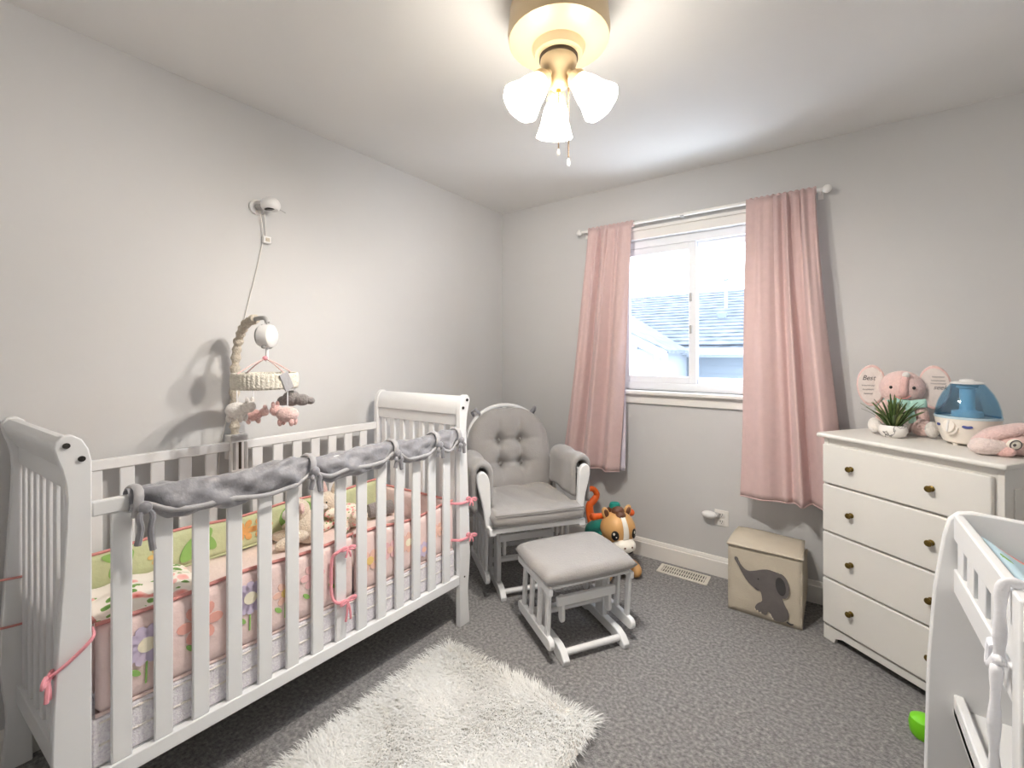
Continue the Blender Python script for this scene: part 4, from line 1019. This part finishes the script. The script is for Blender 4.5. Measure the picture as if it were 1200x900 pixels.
# potted plant
pp = dpos(.186, .158)
po = thing('potted_plant', 'spiky green plant in a small white marbled bowl on the dresser', 'plant', pp); po.scale = (.84, .84, .95)
MB().lathe([(0, 0), (.036, 0), (.052, .012), (.060, .030), (.058, .046), (.052, .056), (.046, .054), (.048, .044), (.0, .040)], 30).build('bowl', 'marble', po)
MB().lathe([(0, .040), (.047, .044), (.03, .050), (0, .052)], 20).build('soil', 'toy_brown', po)
rnd = random.Random(5)
for k in range(46):
    a = rnd.uniform(0, 2*pi); sp = rnd.uniform(.1, 1.0); l = rnd.uniform(.10, .165)
    out = Vector((cos(a), sin(a), 0)); tip = out*(.018+.115*sp*(1 if rnd.random() < .8 else .6))+Vector((0, 0, .05+l*(1-.38*sp)))
    if (out.dot(rgt)) < 0: tip += out*.02
    if tip.y > .020: tip.y = .020+(tip.y-.020)*.12
    b0 = out*.022*sp+Vector((0, 0, .046)); md = (b0+tip)/2+Vector((0, 0, .012))
    pts = spline([b0, md, tip], 5); n_ = len(pts)
    sd = out.cross(Vector((0, 0, 1))).normalized(); sd = (sd*cos(.6*k)+Vector((0, 0, .3))*sin(k)).normalized()
    wv = [.0030+.0045*sin(pi*min(1, (i/n_)*1.15+.12)) for i in range(n_)]; wv[-1] = .0006
    q = MB(); vs_ = []
    for i, p_ in enumerate(pts): vs_ += [tuple(p_-sd*wv[i]), tuple(p_+out*.0022), tuple(p_+sd*wv[i]), tuple(p_-out*.0012)]
    fs_ = []
    for i in range(n_-1):
        for j in range(4): fs_.append((i*4+j, i*4+(j+1) % 4, (i+1)*4+(j+1) % 4, (i+1)*4+j))
    fs_ += [(3, 2, 1, 0), tuple((n_-1)*4+j for j in range(4))]
    q.add(vs_, fs_).build('leaf', 'leaf_blade' if k % 4 else 'leaf_blade_pale', po, sharp=180)

# humidifier
hp = dpos(.385, .262)
hu = thing('humidifier', 'cool mist humidifier with clear blue dome tank on the dresser', 'humidifier', hp, R(-2))
hu.scale = (.76, .76, .95)
# local: dial faces -y
MB().lathe([(0, .008), (.078, .008), (.092, .014), (.104, .040), (.116, .070), (.124, .100), (.126, .112), (.118, .116), (0, .112)], 44).build('base', 'humid_base', hu)
for a in range(4): MB().cyl((.07*cos(a*pi/2+.78), .07*sin(a*pi/2+.78), 0), (.07*cos(a*pi/2+.78), .07*sin(a*pi/2+.78), .010), .011, seg=12).build('foot', 'humid_base', hu)
MB().lathe([(.124, .113), (.126, .122), (.122, .150), (.112, .182), (.096, .215), (.072, .246), (.060, .257), (.056, .257), (.068, .244), (.092, .213), (.108, .181), (.118, .149), (.121, .122), (.119, .115)], 44, cap=False).build('tank', 'tank_blue', hu)
MB().lathe([(.121, .113), (.128, .113), (.128, .122), (.122, .122)], 44, cap=False).build('tank_rim', 'humid_blue', hu)
MB().lathe([(0, .118), (.060, .118), (.060, .140), (.034, .145), (.030, .150), (.030, .235), (.042, .240), (.042, .250), (0, .250)], 28).build('mist_column', 'humid_blue', hu)
MB().lathe([(0, .257), (.064, .255), (.066, .259), (.054, .264), (.030, .266), (.030, .272), (.012, .276), (0, .276)], 36).build('lid', 'plastic_white', hu)
da = R(-130)
dm = T(.113*cos(da), .113*sin(da), .078) @ RZ(da) @ RY(R(76))
dl = MB(dm).lathe([(0, -.01), (.034, -.01), (.034, .004), (.028, .008), (.026, .020), (0, .021)], 28).build('dial', 'humid_base', hu)
MB(dm).box(-.024, .024, -.004, .004, .019, .027).build('dial_grip', 'plastic_white', dl, .002)
for an, w_ in ((R(-98), .020), (R(-160), .012)):
    MB(T(.1195*cos(an), .1195*sin(an), .084) @ RZ(an) @ RY(R(76))).prism(disc(0, 0, .007, w_, 0, 18), -.003, .002).build('badge', 'label_blue', hu)

# pink plush lying at the dresser's end
kp = dpos(.535, .175)
ko = thing('plush_fish', 'soft pink plush with a round white eye slumped beside the humidifier', 'plush toy', kp, R(15))
def fuzz(x, y, z): k = 1+.05*sin(70*x+3)*sin(60*y+1)+.04*sin(90*z+50*x); return (x*k, y*k, max(z*k, -.044))
MB().ell((.03, .0, .044), (.085, .07, .045), 36, 20, fn=fuzz).build('body', 'plush_pink', ko)
MB().ell((-.062, -.03, .030), (.062, .045, .030), 30, 16, RZ(R(15)), fn=fuzz).build('fin', 'plush_pink_pale', ko)
MB(T(-.02, -.012, .078) @ RY(R(-22))).ell((0, 0, 0), (.085, .045, .024), 30, 16, fn=fuzz).build('fin', 'plush_pink', ko)
e2 = MB(T(-.012, -.066, .046) @ RX(R(14))).ell((0, 0, 0), (.021, .010, .021), 16, 10).build('eye', 'toy_white', ko)
MB(T(-.012, -.0735, .046) @ RX(R(14))).tube([(.015*cos(2*pi*k/16), 0, .017*sin(2*pi*k/16)) for k in range(16)], .0018, 6, closed=True).build('eye_ring', 'embroidery', e2)
MB(T(-.016, -.075, .046) @ RX(R(14))).ell((0, 0, 0), (.005, .002, .006), 10, 6).build('pupil', 'embroidery', e2)
MB().ell((-.035, -.058, .020), (.030, .020, .020), 20, 12, RZ(R(-40)), fn=fuzz).build('lip', 'plush_pink_deep', ko)
MB().ell((.09, -.03, .050), (.06, .05, .046), 26, 14, fn=fuzz).build('tail', 'plush_pink', ko)

# ------------------------------------------------------------------ changing table along the right wall
TX, TY = .258, 1.577
ct = thing('changing_table', 'white wooden changing table with slatted rails and curved end panels', 'changing table', (TX+.25, TY-.45, 0))
def tb(): return MB(T(-TX-.25, -TY+.45, 0))
F_ = 'furniture_white'; TW = .54; TL = .92
def end_panel(y):
    pts = [(-.056, 0), (-.055, .12), (-.052, .30), (-.048, .50), (-.036, .70), (-.018, .84), (-.008, .885), (.010, .905), (.035, .910), (TW/2, .896), (TW-.035, .910), (TW-.01, .905), (TW+.008, .885),
           (TW+.018, .84), (TW+.036, .70), (TW+.048, .5), (TW+.052, .3), (TW+.055, .12), (TW+.056, 0), (TW-.04, 0), (TW-.05, .30), (.11, .30), (.06, .0)]
    tb().prism([(TX+x, z) for x, z in pts], y, y+.022, XZ(0)).build('end_panel', F_, ct, .004)
end_panel(TY); end_panel(TY-TL)
for x in (TX, TX+TW-.02):
    for y0_, y1_ in ((TY-.47, TY), (TY-TL+.022, TY-.49)):
        tb().box(x, x+.020, y0_, y1_, .835, .900).build('side_rail', F_, ct, .004)
        tb().box(x, x+.020, y0_, y1_, .700, .762).build('side_rail', F_, ct, .004)
        n_ = 5
        for k in range(n_):
            yc = y0_+(y1_-y0_)*(k+.5)/n_
            tb().box(x+.004, x+.016, yc-.028, yc+.028, .762, .835).build('rail_slat', F_, ct, .002)
    tb().box(x-.004, x+.026, TY-.50, TY-.46, .38, .905).build('middle_post', F_, ct, .004)
tb().box(TX+.02, TX+TW-.02, TY-TL+.022, TY, .715, .735).build('table_shelf', F_, ct)
tb().box(TX+.0, TX+TW, TY-TL+.022, TY, .385, .405).build('lower_shelf', F_, ct)
tb().box(TX, TX+.02, TY-TL+.022, TY, .385, .440).build('shelf_rail', F_, ct, .004)
tb().box(TX+TW-.02, TX+TW, TY-TL+.022, TY, .385, .440).build('shelf_rail', F_, ct, .004)
cp_ = thing('changing_pad', 'pale blue changing pad with pink floral cover on the changing table', 'changing pad', (TX+TW/2, TY-.449, .735))
MB().grid(lambda a, t: ((a-.5)*.466, (t-.5)*.87, .050+.085*abs(2*a-1)**2.2-.02*max(0, abs(2*t-1)**8)), 24, 30).build('pad_cover', 'pad_floral', cp_, sharp=180, solid=.02)
MB().box(-.235, .235, -.43, .43, .0, .045).build('pad_body', 'pad_blue', cp_, .015, seg=3)
rb = thing('pad_strap', 'white fabric strap tied over the changing table rail and hanging down', 'strap', (TX, TY-.44, .90))
MB().tube(spline([(.062, .0, -.030), (.032, .0, .004), (.008, .0, .010), (-.010, .0, .0), (-.014, -.002, -.08), (-.014, 0, -.14)], 6), [.004+.0006*sin(i*1.1) for i in range(31)], 10, flat=2.2).build('strap_loop', 'ribbon_white', rb, sharp=180)
MB().ell((-.016, .0, -.13), (.008, .012, .010), 14, 10).build('strap_knot', 'ribbon_white', rb)
MB().tube(spline([(-.016, .01, -.13), (-.022, .03, -.16), (-.016, .045, -.12), (-.016, .02, -.12)], 5), .004, 8, flat=1.8).build('strap_bow', 'ribbon_white', rb)
MB().tube(spline([(-.018, -.004, -.14), (-.022, -.008, -.24), (-.020, .0, -.36), (-.022, -.006, -.46)], 6), [.004+.0008*sin(i*1.3) for i in range(19)], 8, flat=2.0).build('strap_tail', 'ribbon_white', rb, sharp=180)

# green toy on the carpet by the dresser
gt = thing('toy_cup', 'bright green plastic toy cup on the carpet in front of the dresser', 'toy', (.262, 2.045, 0))
MB().lathe([(0, 0), (.030, 0), (.037, .010), (.040, .040), (.036, .060), (.022, .070), (0, .073)], 28).build('cup_body', 'toy_green', gt)
MB().tube([(.040, .0, .05), (.058, 0, .045), (.058, 0, .022), (.040, 0, .018)], .006, 8).build('cup_handle', 'toy_green', gt)

# ------------------------------------------------------------------ shag rug
rx0, rx1, ry0, ry1 = -1.385, -.665, .12, 1.43
rg = thing('shag_rug', 'fluffy white shag rug lying beside the crib on grey carpet', 'rug', ((rx0+rx1)/2, (ry0+ry1)/2, 0))
hw, hl = (rx1-rx0)/2, (ry1-ry0)/2
MB().box(-hw, hw, -hl, hl, .001, .010).build('backing', 'rug_backing', rg, .003)
rnd = random.Random(21)
vs_ = []; fs_ = []
def nz(x, y): return sin(x*23+2.1*sin(y*17))+sin(y*29+1.7*sin(x*19+1))
for k in range(80000):
    x = rnd.uniform(-hw, hw); y = rnd.uniform(-hl, hl)
    l = rnd.uniform(.024, .052); a = -2.0+nz(x*.45, y*.45)*.8+rnd.gauss(0, .7); lean = rnd.uniform(.4, 1.0)
    ex = max(0, abs(x)-hw+.04)/.04; ey = max(0, abs(y)-hl+.04)/.04
    dx = cos(a)*lean*(1-.6*ex)+ex*(1 if x > 0 else -1)*.8; dy = sin(a)*lean*(1-.6*ey)+ey*(1 if y > 0 else -1)*.8
    hgt = l*.82
    w_ = rnd.uniform(.0009, .0017); px, py = -sin(a)*w_, cos(a)*w_
    o = len(vs_)
    for t, ww in ((0, 1), (.5, .9), (.85, .6)):
        cx_ = x+dx*l*t*t; cy_ = y+dy*l*t*t; cz_ = .008+hgt*t*(1-.30*t)
        vs_ += [(cx_-px*ww, cy_-py*ww, cz_), (cx_+px*ww, cy_+py*ww, cz_)]
    vs_.append((x+dx*l, y+dy*l, .008+hgt*.66))
    fs_ += [(o, o+1, o+3, o+2), (o+2, o+3, o+5, o+4), (o+4, o+5, o+6)]
me = bpy.data.meshes.new('pile'); me.from_pydata(vs_, [], fs_); me.materials.append(MATS['shag'])
o = bpy.data.objects.new('pile', me); COL.objects.link(o); o.parent = rg; o['kind'] = 'stuff'
